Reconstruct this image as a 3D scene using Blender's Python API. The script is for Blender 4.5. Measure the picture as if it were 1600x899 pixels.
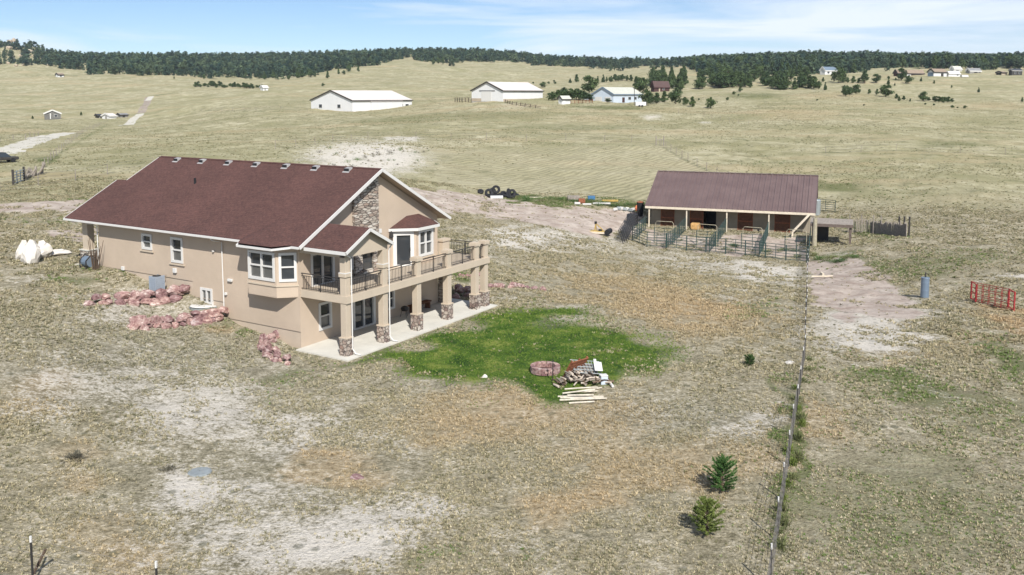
import bpy, math, random
import numpy as np
from mathutils import Vector, Matrix
from mathutils.bvhtree import BVHTree
random.seed(7); RNG = np.random.default_rng(7)
for o in list(bpy.data.objects): bpy.data.objects.remove(o, do_unlink=True)
SC = bpy.context.scene; COL = SC.collection

# ------------------------------------------------------------------ camera, sky, sun, exposure
F, PITCH, CY, H = 1397.666, 0.1042552, 293.394, 12.7946       # focal length in px of a 1600 px wide frame
cd = bpy.data.cameras.new('camera'); cam = bpy.data.objects.new('camera', cd); COL.objects.link(cam)
cam.location = (0, 0, H); cam.rotation_euler = (math.pi/2 - PITCH, 0, 0)
cd.sensor_width = 36; cd.lens = F/1600*36; cd.shift_y = -(449.5-CY)/1600; cd.clip_start = .5; cd.clip_end = 12000
SC.camera = cam
SUNV = Vector((.286, -1.0, .95)).normalized()                 # towards the sun
elev = math.asin(SUNV.z); azim = math.atan2(SUNV.x, SUNV.y)
W = bpy.data.worlds.new('World'); SC.world = W; W.use_nodes = True
nt = W.node_tree; nt.nodes.clear()
def wn(t, **k):
    n = nt.nodes.new(t)
    for a, b in k.items(): setattr(n, a, b)
    return n
wo = wn('ShaderNodeOutputWorld'); bg = wn('ShaderNodeBackground'); sky = wn('ShaderNodeTexSky', sky_type='NISHITA', sun_disc=False)
sky.sun_elevation = elev; sky.sun_rotation = azim; sky.air_density = 1.0; sky.dust_density = .35; sky.ozone_density = 1.6; sky.altitude = 1900
bg.inputs[1].default_value = .075
tc = wn('ShaderNodeTexCoord'); sep = wn('ShaderNodeSeparateXYZ'); nt.links.new(tc.outputs['Generated'], sep.inputs[0])
mp = wn('ShaderNodeMapping'); mp.inputs['Scale'].default_value = (1.6, 1.6, 20); mp.inputs['Rotation'].default_value = (.02, .05, 0); mp.inputs['Location'].default_value = (.35, 0, .4)
nt.links.new(tc.outputs['Generated'], mp.inputs[0])
n1 = wn('ShaderNodeTexNoise'); n1.inputs['Scale'].default_value = 1.7; n1.inputs['Detail'].default_value = 7; n1.inputs['Roughness'].default_value = .52; n1.inputs['Distortion'].default_value = .5
nt.links.new(mp.outputs[0], n1.inputs[0])
cr = wn('ShaderNodeValToRGB'); cr.color_ramp.elements[0].position = .44; cr.color_ramp.elements[1].position = .66
cr.color_ramp.elements[1].color = (.95, .95, .95, 1); nt.links.new(n1.outputs[0], cr.inputs[0])
mx = wn('ShaderNodeMixRGB'); mx.inputs[2].default_value = (8.6, 9.3, 10.4, 1)
mulc = wn('ShaderNodeMath', operation='MULTIPLY'); mulc.inputs[1].default_value = .95
nt.links.new(cr.outputs[0], mulc.inputs[0]); nt.links.new(mulc.outputs[0], mx.inputs[0])
tn_ = wn('ShaderNodeMixRGB', blend_type='MULTIPLY'); tn_.inputs[0].default_value = 1; tn_.inputs[2].default_value = (.80, .89, 1.02, 1); nt.links.new(sky.outputs[0], tn_.inputs[1]); nt.links.new(tn_.outputs[0], mx.inputs[1]); nt.links.new(mx.outputs[0], bg.inputs[0]); nt.links.new(bg.outputs[0], wo.inputs[0])
sd = bpy.data.lights.new('sun', 'SUN'); sd.energy = 4.2; sd.angle = math.radians(.5); sd.color = (1, .965, .91)
so = bpy.data.objects.new('sun', sd); COL.objects.link(so); so.rotation_euler = SUNV.to_track_quat('Z', 'Y').to_euler(); so.location = (20, -60, 80)
SC.view_settings.view_transform = 'Standard'; SC.view_settings.look = 'None'; SC.view_settings.exposure = .55; SC.view_settings.gamma = 1

# ------------------------------------------------------------------ helpers
def ray(px, py):
    u = (px-800)/F; v = -(py-CY)/F
    return Vector((u, math.cos(PITCH)+v*math.sin(PITCH), -math.sin(PITCH)+v*math.cos(PITCH)))
def project(x, y, z):
    zz = z-H; d = y*math.cos(PITCH)-zz*math.sin(PITCH); v = y*math.sin(PITCH)+zz*math.cos(PITCH)
    return 800+F*x/d, CY-F*v/d
def at_depth(px, py, d):                                       # point of the ray at world Y = d
    r = ray(px, py); return r*(d/r.y)+Vector((0, 0, H))
def at_z(px, py, z):
    r = ray(px, py); return r*((z-H)/r.z)+Vector((0, 0, H))
class MB:
    def __init__(s): s.v = []; s.f = []
    def add(s, vs, fs):
        n = len(s.v); s.v += [tuple(v) for v in vs]; s.f += [tuple(i+n for i in f) for f in fs]; return s
    def hexa(s, c): return s.add(c, [(0,3,2,1),(4,5,6,7),(0,1,5,4),(1,2,6,5),(2,3,7,6),(3,0,4,7)])
    def box(s, x0, x1, y0, y1, z0, z1):
        return s.hexa([(x0,y0,z0),(x1,y0,z0),(x1,y1,z0),(x0,y1,z0),(x0,y0,z1),(x1,y0,z1),(x1,y1,z1),(x0,y1,z1)])
    def pbox(s, P, u0, u1, z0, z1, d0, d1):
        return s.hexa([P(u0,z0,d0),P(u1,z0,d0),P(u1,z0,d1),P(u0,z0,d1),P(u0,z1,d0),P(u1,z1,d0),P(u1,z1,d1),P(u0,z1,d1)])
    def bar(s, a, b, w, h=None, up=(0,0,1)):                   # rectangular bar from a to b
        a = Vector(a); b = Vector(b); h = h or w; d = (b-a).normalized(); up = Vector(up)
        if abs(d.dot(up)) > .99: up = Vector((0, 1, 0))
        x = d.cross(up).normalized()*w/2; z = x.cross(d).normalized()*h/2
        return s.hexa([a-x-z, a+x-z, b+x-z, b-x-z, a-x+z, a+x+z, b+x+z, b-x+z])
    def tube(s, pts, r, n=6, caps=True):
        pts = [Vector(p) for p in pts]; rs = r if isinstance(r, (list, tuple)) else [r]*len(pts); rings = []
        for i, p in enumerate(pts):
            d = (pts[min(i+1, len(pts)-1)]-pts[max(i-1, 0)]).normalized(); up = Vector((0,0,1)) if abs(d.z) < .95 else Vector((1,0,0))
            x = d.cross(up).normalized(); y = d.cross(x).normalized()
            rings.append([p+(x*math.cos(2*math.pi*k/n)+y*math.sin(2*math.pi*k/n))*rs[i] for k in range(n)])
        vs = [v for q in rings for v in q]
        fs = [(i*n+k, i*n+(k+1)%n, (i+1)*n+(k+1)%n, (i+1)*n+k) for i in range(len(pts)-1) for k in range(n)]
        if caps: fs += [tuple(range(n)), tuple((len(pts)-1)*n+k for k in reversed(range(n)))]
        return s.add(vs, fs)
    def lathe(s, prof, n=16, c=(0,0,0)):
        vs = [(c[0]+r*math.cos(2*math.pi*k/n), c[1]+r*math.sin(2*math.pi*k/n), c[2]+z) for r, z in prof for k in range(n)]
        fs = [(i*n+k, i*n+(k+1)%n, (i+1)*n+(k+1)%n, (i+1)*n+k) for i in range(len(prof)-1) for k in range(n)]
        return s.add(vs, fs)
    def slab(s, poly, zt, zb):                                 # poly in x,y ; zt, zb give heights
        n = len(poly); vs = [(x, y, zt(x, y)) for x, y in poly]+[(x, y, zb(x, y)) for x, y in poly]
        return s.add(vs, [tuple(range(n)), tuple(n+i for i in reversed(range(n)))]+[(i, (i+1)%n, n+(i+1)%n, n+i) for i in range(n)])
    def wall(s, P, us, zs, holes, depth=.1, keep=None, d=0):
        us = sorted(set(us)|{h[i] for h in holes for i in (0, 1)}); zs = sorted(set(zs)|{h[i] for h in holes for i in (2, 3)})
        for i in range(len(us)-1):
            for j in range(len(zs)-1):
                cu = (us[i]+us[i+1])/2; cz = (zs[j]+zs[j+1])/2
                if any(h[0] < cu < h[1] and h[2] < cz < h[3] for h in holes) or (keep and not keep(cu, cz)): continue
                s.add([P(us[i],zs[j],d),P(us[i+1],zs[j],d),P(us[i+1],zs[j+1],d),P(us[i],zs[j+1],d)], [(0,1,2,3)])
        for a, b, c, e in holes:
            for q in ([(a,c),(a,e)],[(b,c),(b,e)],[(a,c),(b,c)],[(a,e),(b,e)]):
                s.add([P(q[0][0],q[0][1],d),P(q[1][0],q[1][1],d),P(q[1][0],q[1][1],depth),P(q[0][0],q[0][1],depth)], [(0,1,2,3)])
        return s
    def build(s, name, mat, parent=None, loc=None, rz=0, bevel=0, smooth=False):
        me = bpy.data.meshes.new(name); me.from_pydata(s.v, [], s.f); me.validate(); me.update()
        o = bpy.data.objects.new(name, me); COL.objects.link(o)
        if mat: me.materials.append(mat)
        if parent: o.parent = parent
        if loc is not None: o.location = loc
        o.rotation_euler.z = rz
        if smooth: me.polygons.foreach_set('use_smooth', [True]*len(me.polygons))
        if bevel:
            b = o.modifiers.new('bevel', 'BEVEL'); b.width = bevel; b.segments = 2
        return o
def tag(o, label=None, cat=None, group=None, kind=None):
    if label: o['label'] = label
    if cat: o['category'] = cat
    if group: o['group'] = group
    if kind: o['kind'] = kind
    return o
def empty(name, loc, rz=0, label=None, cat=None, group=None):
    o = bpy.data.objects.new(name, None); COL.objects.link(o); o.location = loc; o.rotation_euler.z = rz; o.empty_display_size = .3
    return tag(o, label, cat, group)
# ------------------------------------------------------------------ materials
def new_mat(name, rough=.8, spec=.3, metal=0):
    m = bpy.data.materials.new(name); m.use_nodes = True; b = m.node_tree.nodes['Principled BSDF']
    b.inputs['Roughness'].default_value = rough; b.inputs['Specular IOR Level'].default_value = spec; b.inputs['Metallic'].default_value = metal
    return m, m.node_tree, b
def coords(t, scale=(1,1,1), rot=(0,0,0), world=False):
    m = t.nodes.new('ShaderNodeMapping'); m.inputs['Scale'].default_value = scale; m.inputs['Rotation'].default_value = rot
    if world: t.links.new(t.nodes.new('ShaderNodeNewGeometry').outputs['Position'], m.inputs[0])
    else: t.links.new(t.nodes.new('ShaderNodeTexCoord').outputs['Object'], m.inputs[0])
    return m.outputs[0]
def noise(t, co, s, det=4, rough=.55, dist=0):
    n = t.nodes.new('ShaderNodeTexNoise'); n.inputs['Scale'].default_value = s; n.inputs['Detail'].default_value = det
    n.inputs['Roughness'].default_value = rough; n.inputs['Distortion'].default_value = dist; t.links.new(co, n.inputs['Vector']); return n.outputs[0]
def ramp(t, fac, stops, interp='LINEAR'):
    r = t.nodes.new('ShaderNodeValToRGB'); r.color_ramp.interpolation = interp; e = r.color_ramp.elements
    while len(e) < len(stops): e.new(.5)
    for i, (p, c) in enumerate(stops):
        e[i].position = p; e[i].color = (c, c, c, 1) if isinstance(c, (int, float)) else (*c, 1)
    t.links.new(fac, r.inputs[0]); return r.outputs[0]
def val(t, x, sock):
    if isinstance(x, (int, float)): sock.default_value = x
    elif isinstance(x, tuple): sock.default_value = (*x, 1)
    else: t.links.new(x, sock)
def mix(t, f, a, b, mode='MIX'):
    m = t.nodes.new('ShaderNodeMixRGB'); m.blend_type = mode; val(t, f, m.inputs[0]); val(t, a, m.inputs[1]); val(t, b, m.inputs[2]); return m.outputs[0]
def mth(t, op, a, b=0, clamp=False):
    m = t.nodes.new('ShaderNodeMath'); m.operation = op; m.use_clamp = clamp; val(t, a, m.inputs[0]); val(t, b, m.inputs[1]); return m.outputs[0]
def bump(t, b, h, strength=.3, dist=.02):
    n = t.nodes.new('ShaderNodeBump'); n.inputs['Strength'].default_value = strength; n.inputs['Distance'].default_value = dist
    t.links.new(h, n.inputs['Height']); t.links.new(n.outputs[0], b.inputs['Normal'])
def simple(name, c, rough=.7, var=.15, scale=3, metal=0, spec=.3, bm=0, world=False):
    m, t, b = new_mat(name, rough, spec, metal); co = coords(t, world=world)
    n = noise(t, co, scale, 5, .6)
    d = tuple(x*(1-var) for x in c); l = tuple(min(1, x*(1+var)) for x in c)
    t.links.new(ramp(t, n, [(.3, d), (.7, l)]), b.inputs['Base Color'])
    if bm: bump(t, b, noise(t, co, scale*6, 4), bm, .03)
    return m
M = {}
M['stucco'] = simple('stucco', (.47, .378, .29), .9, .07, .5, bm=.3)
M['stucco_trim'] = simple('stucco_trim', (.49, .41, .315), .9, .06, 1)
M['foundation'] = simple('foundation', (.47, .385, .30), .9, .06, 1.5)
M['white'] = simple('white_paint', (.60, .585, .555), .55, .03, 2)
M['whitewall'] = simple('white_metal_wall', (.66, .655, .645), .6, .03, .4)
M['whiteroof'] = simple('white_metal_roof', (.63, .575, .53), .55, .03, .3)
M['soffit'] = simple('soffit', (.38, .31, .24), .9, .05, 2)
M['concrete'] = simple('concrete', (.55, .53, .47), .9, .09, .9)
M['iron'] = simple('black_iron', (.035, .033, .032), .5, .1, 3)
M['wire'] = simple('fence_wire', (.13, .12, .11), .6, .1, 3)
M['black'] = simple('black_rubber', (.018, .018, .02), .7, .3, 4)
M['dark'] = simple('dark_paint', (.05, .045, .04), .6, .2, 3)
M['greenmetal'] = simple('green_metal', (.045, .078, .07), .45, .2, 3, metal=.2)
M['ventgrey'] = simple('dull_vent_metal', (.36, .35, .34), .5, .1, 3)
M['galv'] = simple('galvanised', (.33, .36, .36), .45, .15, 6, metal=.4)
M['greywood'] = simple('weathered_wood', (.27, .235, .20), .9, .3, 5, bm=.3)
M['leanwood'] = simple('dark_old_wood', (.13, .10, .085), .9, .3, 4)
M['redwood'] = simple('stained_door_wood', (.13, .06, .035), .8, .35, 3)
M['palewood'] = simple('pale_wood', (.62, .54, .42), .9, .15, 4)
M['postwood'] = simple('old_post_wood', (.36, .32, .23), .9, .25, 4, bm=.3)
M['barnwall'] = simple('barn_grey_siding', (.29, .25, .19), .75, .12, 1)
M['redpaint'] = simple('red_painted_tube', (.36, .04, .04), .6, .2, 3)
M['bluegrey'] = simple('blue_grey_metal', (.17, .22, .28), .45, .08, 3, metal=.2)
M['acgrey'] = simple('unit_grey', (.30, .34, .39), .5, .06, 3, metal=.1)
M['yellow'] = simple('worn_yellow_paint', (.42, .29, .09), .6, .3, 3)
M['rust'] = simple('rusty_metal', (.24, .09, .045), .85, .35, 5)
M['blue'] = simple('blue_plastic', (.06, .16, .30), .5, .15, 3)
M['greyroof'] = simple('grey_far_roof', (.22, .22, .22), .7, .1, .5)
M['darkroof'] = simple('dark_far_roof', (.045, .05, .06), .7, .1, .5)
M['brownroof'] = simple('brown_far_roof', (.26, .20, .15), .7, .1, .5)
M['paleroof'] = simple('pale_green_roof', (.50, .50, .43), .6, .05, .5)
M['palebluewall'] = simple('pale_blue_wall', (.50, .56, .62), .7, .04, .5)
M['greywall'] = simple('grey_far_wall', (.28, .27, .25), .8, .1, .5)
M['tanwall'] = simple('tan_far_wall', (.40, .33, .25), .8, .1, .5)
M['brownwall'] = simple('red_brown_wall', (.065, .032, .028), .8, .15, .5)
M['brownredroof'] = simple('red_brown_roof', (.09, .055, .05), .8, .1, .5)
M['bark'] = simple('bark', (.10, .07, .05), .9, .25, 4)
M['whiterock'] = simple('white_rock', (.60, .56, .50), .9, .22, 1.6, bm=1)
M['palebark'] = simple('peeled_pole', (.52, .47, .38), .85, .25, 5)
M['ash'] = simple('pit_ash', (.10, .055, .05), .95, .4, 12, bm=.5)
def glass_mat(name, c, rough=.04):
    m, t, b = new_mat(name, rough, .8); b.inputs['Base Color'].default_value = (*c, 1); return m
M['glass'] = glass_mat('window_glass', (.035, .04, .045))
M['blind'] = glass_mat('window_glass_over_blind', (.10, .10, .095), .15)
M['farglass'] = glass_mat('far_window_glass', (.02, .025, .03), .3)
def shingle():
    m, t, b = new_mat('maroon_shingles', .92, .15); co = coords(t)
    br = t.nodes.new('ShaderNodeTexBrick'); br.inputs['Scale'].default_value = 1; br.inputs['Brick Width'].default_value = .32; br.inputs['Row Height'].default_value = .14
    br.inputs['Mortar Size'].default_value = .012; br.inputs['Color1'].default_value = (.118, .062, .053, 1); br.inputs['Color2'].default_value = (.074, .042, .038, 1); br.inputs['Mortar'].default_value = (.06, .025, .025, 1)
    mp = t.nodes.new('ShaderNodeMapping'); mp.inputs['Rotation'].default_value = (0, 0, math.pi/2)
    t.links.new(co, mp.inputs[0]); t.links.new(mp.outputs[0], br.inputs[0])
    c = mix(t, .55, br.outputs[0], ramp(t, noise(t, co, 9, 3, .7), [(.35, (.058, .035, .032)), (.65, (.142, .074, .062))]))
    c = mix(t, .5, c, ramp(t, noise(t, co, .35, 4), [(.3, (.72, .74, .74)), (.7, (1.15, 1.1, 1.08))]), 'MULTIPLY')
    t.links.new(c, b.inputs['Base Color']); bump(t, b, br.outputs[1], .4, -.01); return m
M['shingle'] = shingle()
def stone(name, pal, sc=(2.6, 2.6, 8)):
    m, t, b = new_mat(name, .9, .2); co = coords(t, sc)
    v = t.nodes.new('ShaderNodeTexVoronoi'); v.inputs['Scale'].default_value = 1; t.links.new(co, v.inputs[0])
    e = t.nodes.new('ShaderNodeTexVoronoi'); e.feature = 'DISTANCE_TO_EDGE'; e.inputs['Scale'].default_value = 1; t.links.new(co, e.inputs[0])
    s = t.nodes.new('ShaderNodeSeparateColor'); t.links.new(v.outputs['Color'], s.inputs[0])
    c = ramp(t, s.outputs[0], [(i/(len(pal)-1), p) for i, p in enumerate(pal)])
    c = mix(t, .3, c, ramp(t, noise(t, co, 3, 4), [(.3, (.5, .5, .5)), (.7, (1.2, 1.2, 1.2))]), 'MULTIPLY')
    g = ramp(t, e.outputs[0], [(.0, 0), (.09, 1)])
    t.links.new(mix(t, g, (.09, .075, .065), c), b.inputs['Base Color']); bump(t, b, g, .9, .05); return m
M['ledgestone'] = stone('ledge_stone', [(.22, .18, .15), (.42, .37, .31), (.58, .53, .46), (.33, .25, .20), (.50, .44, .37)])
M['cobble'] = stone('column_stone', [(.20, .14, .12), (.40, .33, .28), (.52, .46, .39), (.28, .19, .15)], (4.5, 4.5, 6))
def pink():
    m, t, b = new_mat('pink_quartzite', .85, .25)
    oi = t.nodes.new('ShaderNodeObjectInfo'); co = coords(t)
    a = t.nodes.new('ShaderNodeVectorMath'); a.operation = 'ADD'; t.links.new(co, a.inputs[0]); t.links.new(oi.outputs['Location'], a.inputs[1]); co = a.outputs[0]
    c = ramp(t, noise(t, co, 2.6, 6, .7), [(.32, (.11, .06, .06)), (.44, (.25, .145, .135)), (.55, (.36, .25, .225)), (.66, (.58, .50, .45))])
    r = ramp(t, oi.outputs['Random'], [(0, (.72, .66, .70)), (.5, (1, 1, 1)), (1, (1.15, 1.1, 1.05))])
    t.links.new(mix(t, 1.0, c, r, 'MULTIPLY'), b.inputs['Base Color']); bump(t, b, noise(t, co, 7, 5), .7, .06); return m
M['pink'] = pink()
def barnroof():
    m, t, b = new_mat('plum_metal_roof', .42, .45, .15); co = coords(t)
    c = ramp(t, noise(t, co, .6, 5), [(.3, (.14, .095, .09)), (.7, (.185, .13, .12))])
    t.links.new(c, b.inputs['Base Color']); return m
M['barnroof'] = barnroof()
def foliage(name, dark, lit):
    m, t, b = new_mat(name, .75, .2); co = coords(t, world=True)
    n = mth(t, 'ADD', mth(t, 'MULTIPLY', noise(t, co, .07, 2), .5), mth(t, 'MULTIPLY', noise(t, co, 1.1, 3, .6), .55))
    t.links.new(ramp(t, n, [(.36, dark), (.66, lit)]), b.inputs['Base Color'])
    return m
M['pine'] = foliage('pine_needles', (.026, .052, .024), (.095, .135, .048))
M['pinefar'] = foliage('far_pine_needles', (.027, .052, .036), (.075, .112, .054))
M['bush'] = foliage('bush_leaves', (.03, .065, .02), (.10, .17, .05))
M['young'] = foliage('young_pine_needles', (.035, .09, .022), (.10, .19, .05))
M['younggold'] = foliage('young_gold_needles', (.08, .12, .025), (.22, .26, .07))
def attr_mat(name, rough=.9):
    m, t, b = new_mat(name, rough, .1); a = t.nodes.new('ShaderNodeAttribute'); a.attribute_name = 'tint'; t.links.new(a.outputs['Color'], b.inputs['Base Color']); return m
M['tint'] = attr_mat('grass_blades')

# ------------------------------------------------------------------ terrain
HO = Vector((-8.0813, 42.7027, 0)); HYAW = .5547279                  # house corner and heading
HA = Vector((math.sin(HYAW), math.cos(HYAW), 0)); HB = Vector((-math.cos(HYAW), math.sin(HYAW), 0))
def hw(p, q, z=0): return HO+HA*p+HB*q+Vector((0, 0, z))
CP = []
def cz(px, py, z): P = at_z(px, py, z); CP.append((P.x, P.y, z))
def cdp(px, py, d): P = at_depth(px, py, d); CP.append(tuple(P))
for a in [(0,899,.3),(200,899,.1),(500,899,0),(800,899,0),(1200,899,0),(1600,899,.1),(0,700,.9),(0,600,1.5),(0,520,2.0),(0,440,2.4),(0,400,2.5),(0,360,2.6),
          (200,620,.6),(200,540,1.0),(330,560,.4),(420,620,.1),(150,470,1.9),(480,580,0),(600,700,0),(800,620,0),(900,560,0),(760,500,0),(1000,620,0),(1000,560,0),
          (1100,760,0),(1400,760,0),(1250,620,0),(1600,700,0),(1250,520,-.4),(1500,600,-.2),(45,415,2.45)]: cz(*a)
for p, q, z in [(-.1,19,2.42),(-.1,17.2,2.36),(-.1,14.6,2.05),(-.1,11.3,1.66),(-.2,8.9,1.1),(-.1,8.2,.68),(-.1,6.3,.34),(-.1,3.2,.1),(-2,16,1.9),(-2,12,1.3),(-2.5,9,.7),(-2,6,.3),(-1,1,0),
                (3,1,-.02),(8,1,-.02),(12.6,1,0),(3,-2,0),(8,-2,0),(5,3.5,0),(10,3.5,0),(5,9,1.2),(5,16,2.3),(12,9,1.1),(13,4.5,.15),(14,7,.7),(12,16,2),(-2,21,2.4),(4,24,2.4),(13,25,1.6)]:
    P = hw(p, q); CP.append((P.x, P.y, z))
for a in [(0,330,78),(0,290,100),(0,245,160),(0,205,285),(88,184,448),(0,170,560),(0,140,760),(0,124,900),(0,104,1120),(15,67,1420),(60,80,1450),(100,90,1480),(0,72,1500),(-150,100,1300),(-150,180,450),(-150,250,160),
          (250,235,155),(200,190,430),(220,153,600),(250,130,800),(250,112,1000),(250,91,1500),(120,108,1050),(330,150,540),(330,200,300),(400,122,1000),(420,175,370),
          (570,175,370),(570,215,200),(570,240,150),(560,285,112),(570,130,700),(570,101,1100),(570,86,1600),(400,90,1550),(620,300,100),(600,330,88),
          (790,159,350),(790,175,300),(790,200,240),(790,222,190),(790,260,148),(790,300,120),(790,330,101),(800,365,85),(800,400,72),(800,440,61),(790,150,420),(790,130,800),(790,101,1250),(800,84,1650),(670,94,1250),(660,82,1600),
          (1000,166,345),(1000,190,270),(1000,225,190),(1000,260,152),(1000,300,124),(1000,330,111),(900,330,104),(900,360,91),(900,400,77),(900,440,64.5),(1000,150,480),(1000,118,850),(1000,107,1200),(1000,100,1700),(1040,145,520),
          (1000,450,63),(1010,387,90),(1120,397,87.5),(1255,411,83),(1130,267,150),(1250,282,140),(1250,230,190),(1250,180,290),(1250,150,420),(1230,138,540),(1130,140,520),(1120,110,850),(1140,98,1300),(1250,112,820),(1250,96,1150),
          (1360,400,82),(1262,450,68),(1400,465,63),(1500,480,57),(1500,400,77),(1500,330,104),(1500,280,135),(1500,240,178),(1500,200,250),(1500,170,350),(1500,150,450),(1440,121,650),(1500,120,660),(1590,119,700),(1500,104,900),(1500,98,1200),(1380,130,560),
          (1750,150,450),(1750,110,800),(1750,250,178),(1750,350,100),(1600,96,1300),(-150,330,80)]: cdp(*a)
for px, py, z in [(1009,358,-2.62),(1071,360,-2.62),(1134,362,-2.62),(1200,368,-2.62),(1266,373,-2.6),(1135,345,-2.4)]: cz(px, py, z)
CP = np.array(CP)
KA, KR = 2.6, 1.0
def uv(x, y): return np.stack([np.arctan2(x, np.maximum(y, 1))*KA, np.log(np.hypot(x, y))*KR], -1)
def phi(r2): return np.where(r2 > 1e-12, .5*r2*np.log(np.maximum(r2, 1e-12)), 0)
cu = uv(CP[:, 0], CP[:, 1]); n = len(cu)
K = phi(((cu[:, None]-cu[None])**2).sum(-1)); Pm = np.c_[np.ones(n), cu]
ele = 100*CP[:, 2]/(np.hypot(CP[:, 0], CP[:, 1])+60)
A = np.zeros((n+3, n+3)); A[:n, :n] = K+2e-4*np.eye(n); A[:n, n:] = Pm; A[n:, :n] = Pm.T
wt = np.linalg.solve(A, np.r_[ele, 0, 0, 0])
def tps(x, y):
    q = uv(x, y); out = np.zeros(len(q))
    for i in range(0, len(q), 20000):
        s = q[i:i+20000]; out[i:i+20000] = phi(((s[:, None]-cu[None])**2).sum(-1))@wt[:n]+np.c_[np.ones(len(s)), s]@wt[n:]
    return out/100*(np.hypot(x, y)+60)
NA, NR = 620, 560
az = np.radians(np.linspace(-50, 50, NA)); rr = np.exp(np.linspace(math.log(10), math.log(4200), NR))
AZ, RR = np.meshgrid(az, rr); X = (RR*np.sin(AZ)).ravel(); Y = (RR*np.cos(AZ)).ravel()
rc = np.clip(np.hypot(X, Y), 19, 1500); s_ = rc/np.hypot(X, Y)
Z = tps(X*s_, Y*s_)
far = np.clip((np.hypot(X, Y)-1500)/2700, 0, 1); Z = Z-far*60
def vnoise(x, y, sc, seed):
    r = np.random.default_rng(seed); g = r.standard_normal((64, 64)); fx = x/sc; fy = y/sc
    ix = np.floor(fx).astype(int); iy = np.floor(fy).astype(int); tx = fx-ix; ty = fy-iy; tx = tx*tx*(3-2*tx); ty = ty*ty*(3-2*ty)
    G = lambda i, j: g[i % 64, j % 64]
    return (G(ix, iy)*(1-tx)+G(ix+1, iy)*tx)*(1-ty)+(G(ix, iy+1)*(1-tx)+G(ix+1, iy+1)*tx)*ty
R0 = np.hypot(X, Y)
Z += .035*vnoise(X, Y, 1.1, 1)*np.clip(R0/40, .5, 2)+.05*vnoise(X, Y, 4, 2)*np.clip(R0/60, .4, 3)+.25*vnoise(X, Y, 23, 3)*np.clip((R0-90)/200, 0, 2.5)+np.clip((R0-350)/600, 0, 1.5)*1.0*vnoise(X, Y, 60, 4)
# rocky hill on the left: knobbly
pxv, pyv = project(X, Y, Z)
rock = np.exp(-((pxv-25)/60)**2)*np.clip((R0-1050)/200, 0, 1)*np.clip((1650-R0)/150, 0, 1)
Z += rock*(4*np.abs(vnoise(X, Y, 30, 5))+2*np.abs(vnoise(X, Y, 12, 6)))
# patio pad
hp = (X-HO.x)*HA.x+(Y-HO.y)*HA.y; hq = (X-HO.x)*HB.x+(Y-HO.y)*HB.y
dx = np.maximum(np.maximum(-.6-hp, hp-13.2), 0); dy = np.maximum(np.maximum(-.6-hq, hq-3.6), 0); dd = np.hypot(dx, dy)
wp = np.clip(1-dd/1.2, 0, 1); wp = wp*wp*(3-2*wp); Z = Z*(1-wp)+(-.07)*wp
pxv, pyv = project(X, Y, Z)
quads = (np.arange(NR-1)[:, None]*NA+np.arange(NA-1)[None]).ravel()
faces = np.stack([quads, quads+1, quads+NA+1, quads+NA], 1)
def np_mesh(name, V, Fc, mat, attrs=None, loc=None, smooth=True, dom='POINT'):
    me = bpy.data.meshes.new(name); k = Fc.shape[1]
    me.vertices.add(len(V)); me.vertices.foreach_set('co', V.astype(np.float32).ravel())
    me.loops.add(Fc.size); me.loops.foreach_set('vertex_index', Fc.astype(np.int32).ravel())
    me.polygons.add(len(Fc)); me.polygons.foreach_set('loop_start', np.arange(0, Fc.size, k, dtype=np.int32)); me.polygons.foreach_set('loop_total', np.full(len(Fc), k, np.int32))
    if smooth: me.polygons.foreach_set('use_smooth', np.ones(len(Fc), bool))
    me.update(calc_edges=True)
    for nm, arr in (attrs or {}).items():
        a = me.color_attributes.new(nm, 'FLOAT_COLOR', dom); a.data.foreach_set('color', arr.astype(np.float32).ravel())
    o = bpy.data.objects.new(name, me); COL.objects.link(o); me.materials.append(mat)
    if loc is not None: o.location = loc
    return o
# ---- where each kind of ground cover grows (looked up once, stored on the ground in metres)
def sdf(px, py, poly):
    d = np.full(px.shape, 1e9); ins = np.zeros(px.shape, bool); n = len(poly)
    for i in range(n):
        x0, y0 = poly[i]; x1, y1 = poly[(i+1) % n]; ex, ey = x1-x0, y1-y0; wx, wy = px-x0, py-y0
        t = np.clip((wx*ex+wy*ey)/(ex*ex+ey*ey), 0, 1); d = np.minimum(d, np.hypot(wx-ex*t, wy-ey*t))
        c = ((y0 > py) != (y1 > py)) & (px < (x1-x0)*(py-y0)/((y1-y0) or 1e-9)+x0); ins ^= c
    return np.where(ins, -d, d)
def ss(e0, e1, x): t = np.clip((x-e0)/(e1-e0), 0, 1); return t*t*(3-2*t)
LAWN = [(540,556),(600,537),(680,508),(772,478),(840,476),(920,492),(1000,515),(1075,540),(1100,565),(1040,588),(960,602),(890,636),(800,630),(700,608),(600,584),(525,576)]
DIRT = [[(1004,362),(1266,372),(1262,406),(1110,394),(1015,384)], [(640,290),(700,300),(830,318),(985,328),(1012,345),(985,372),(905,365),(760,338),(690,332),(640,330)], [(-50,315),(60,317),(130,316),(150,332),(100,332),(-50,331)], [(70,362),(160,352),(160,375),(100,378)],
        [(1262,405),(1345,402),(1400,440),(1440,490),(1330,500),(1270,470)]]
def ell(px, py, cx, cy, rx, ry, s=1, rot=0):
    c, s2 = math.cos(math.radians(rot)), math.sin(math.radians(rot)); dx = px-cx; dy = py-cy
    u = (dx*c+dy*s2)/rx; v = (-dx*s2+dy*c)/ry; return s*np.exp(-(u*u+v*v)**1.3)
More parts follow.
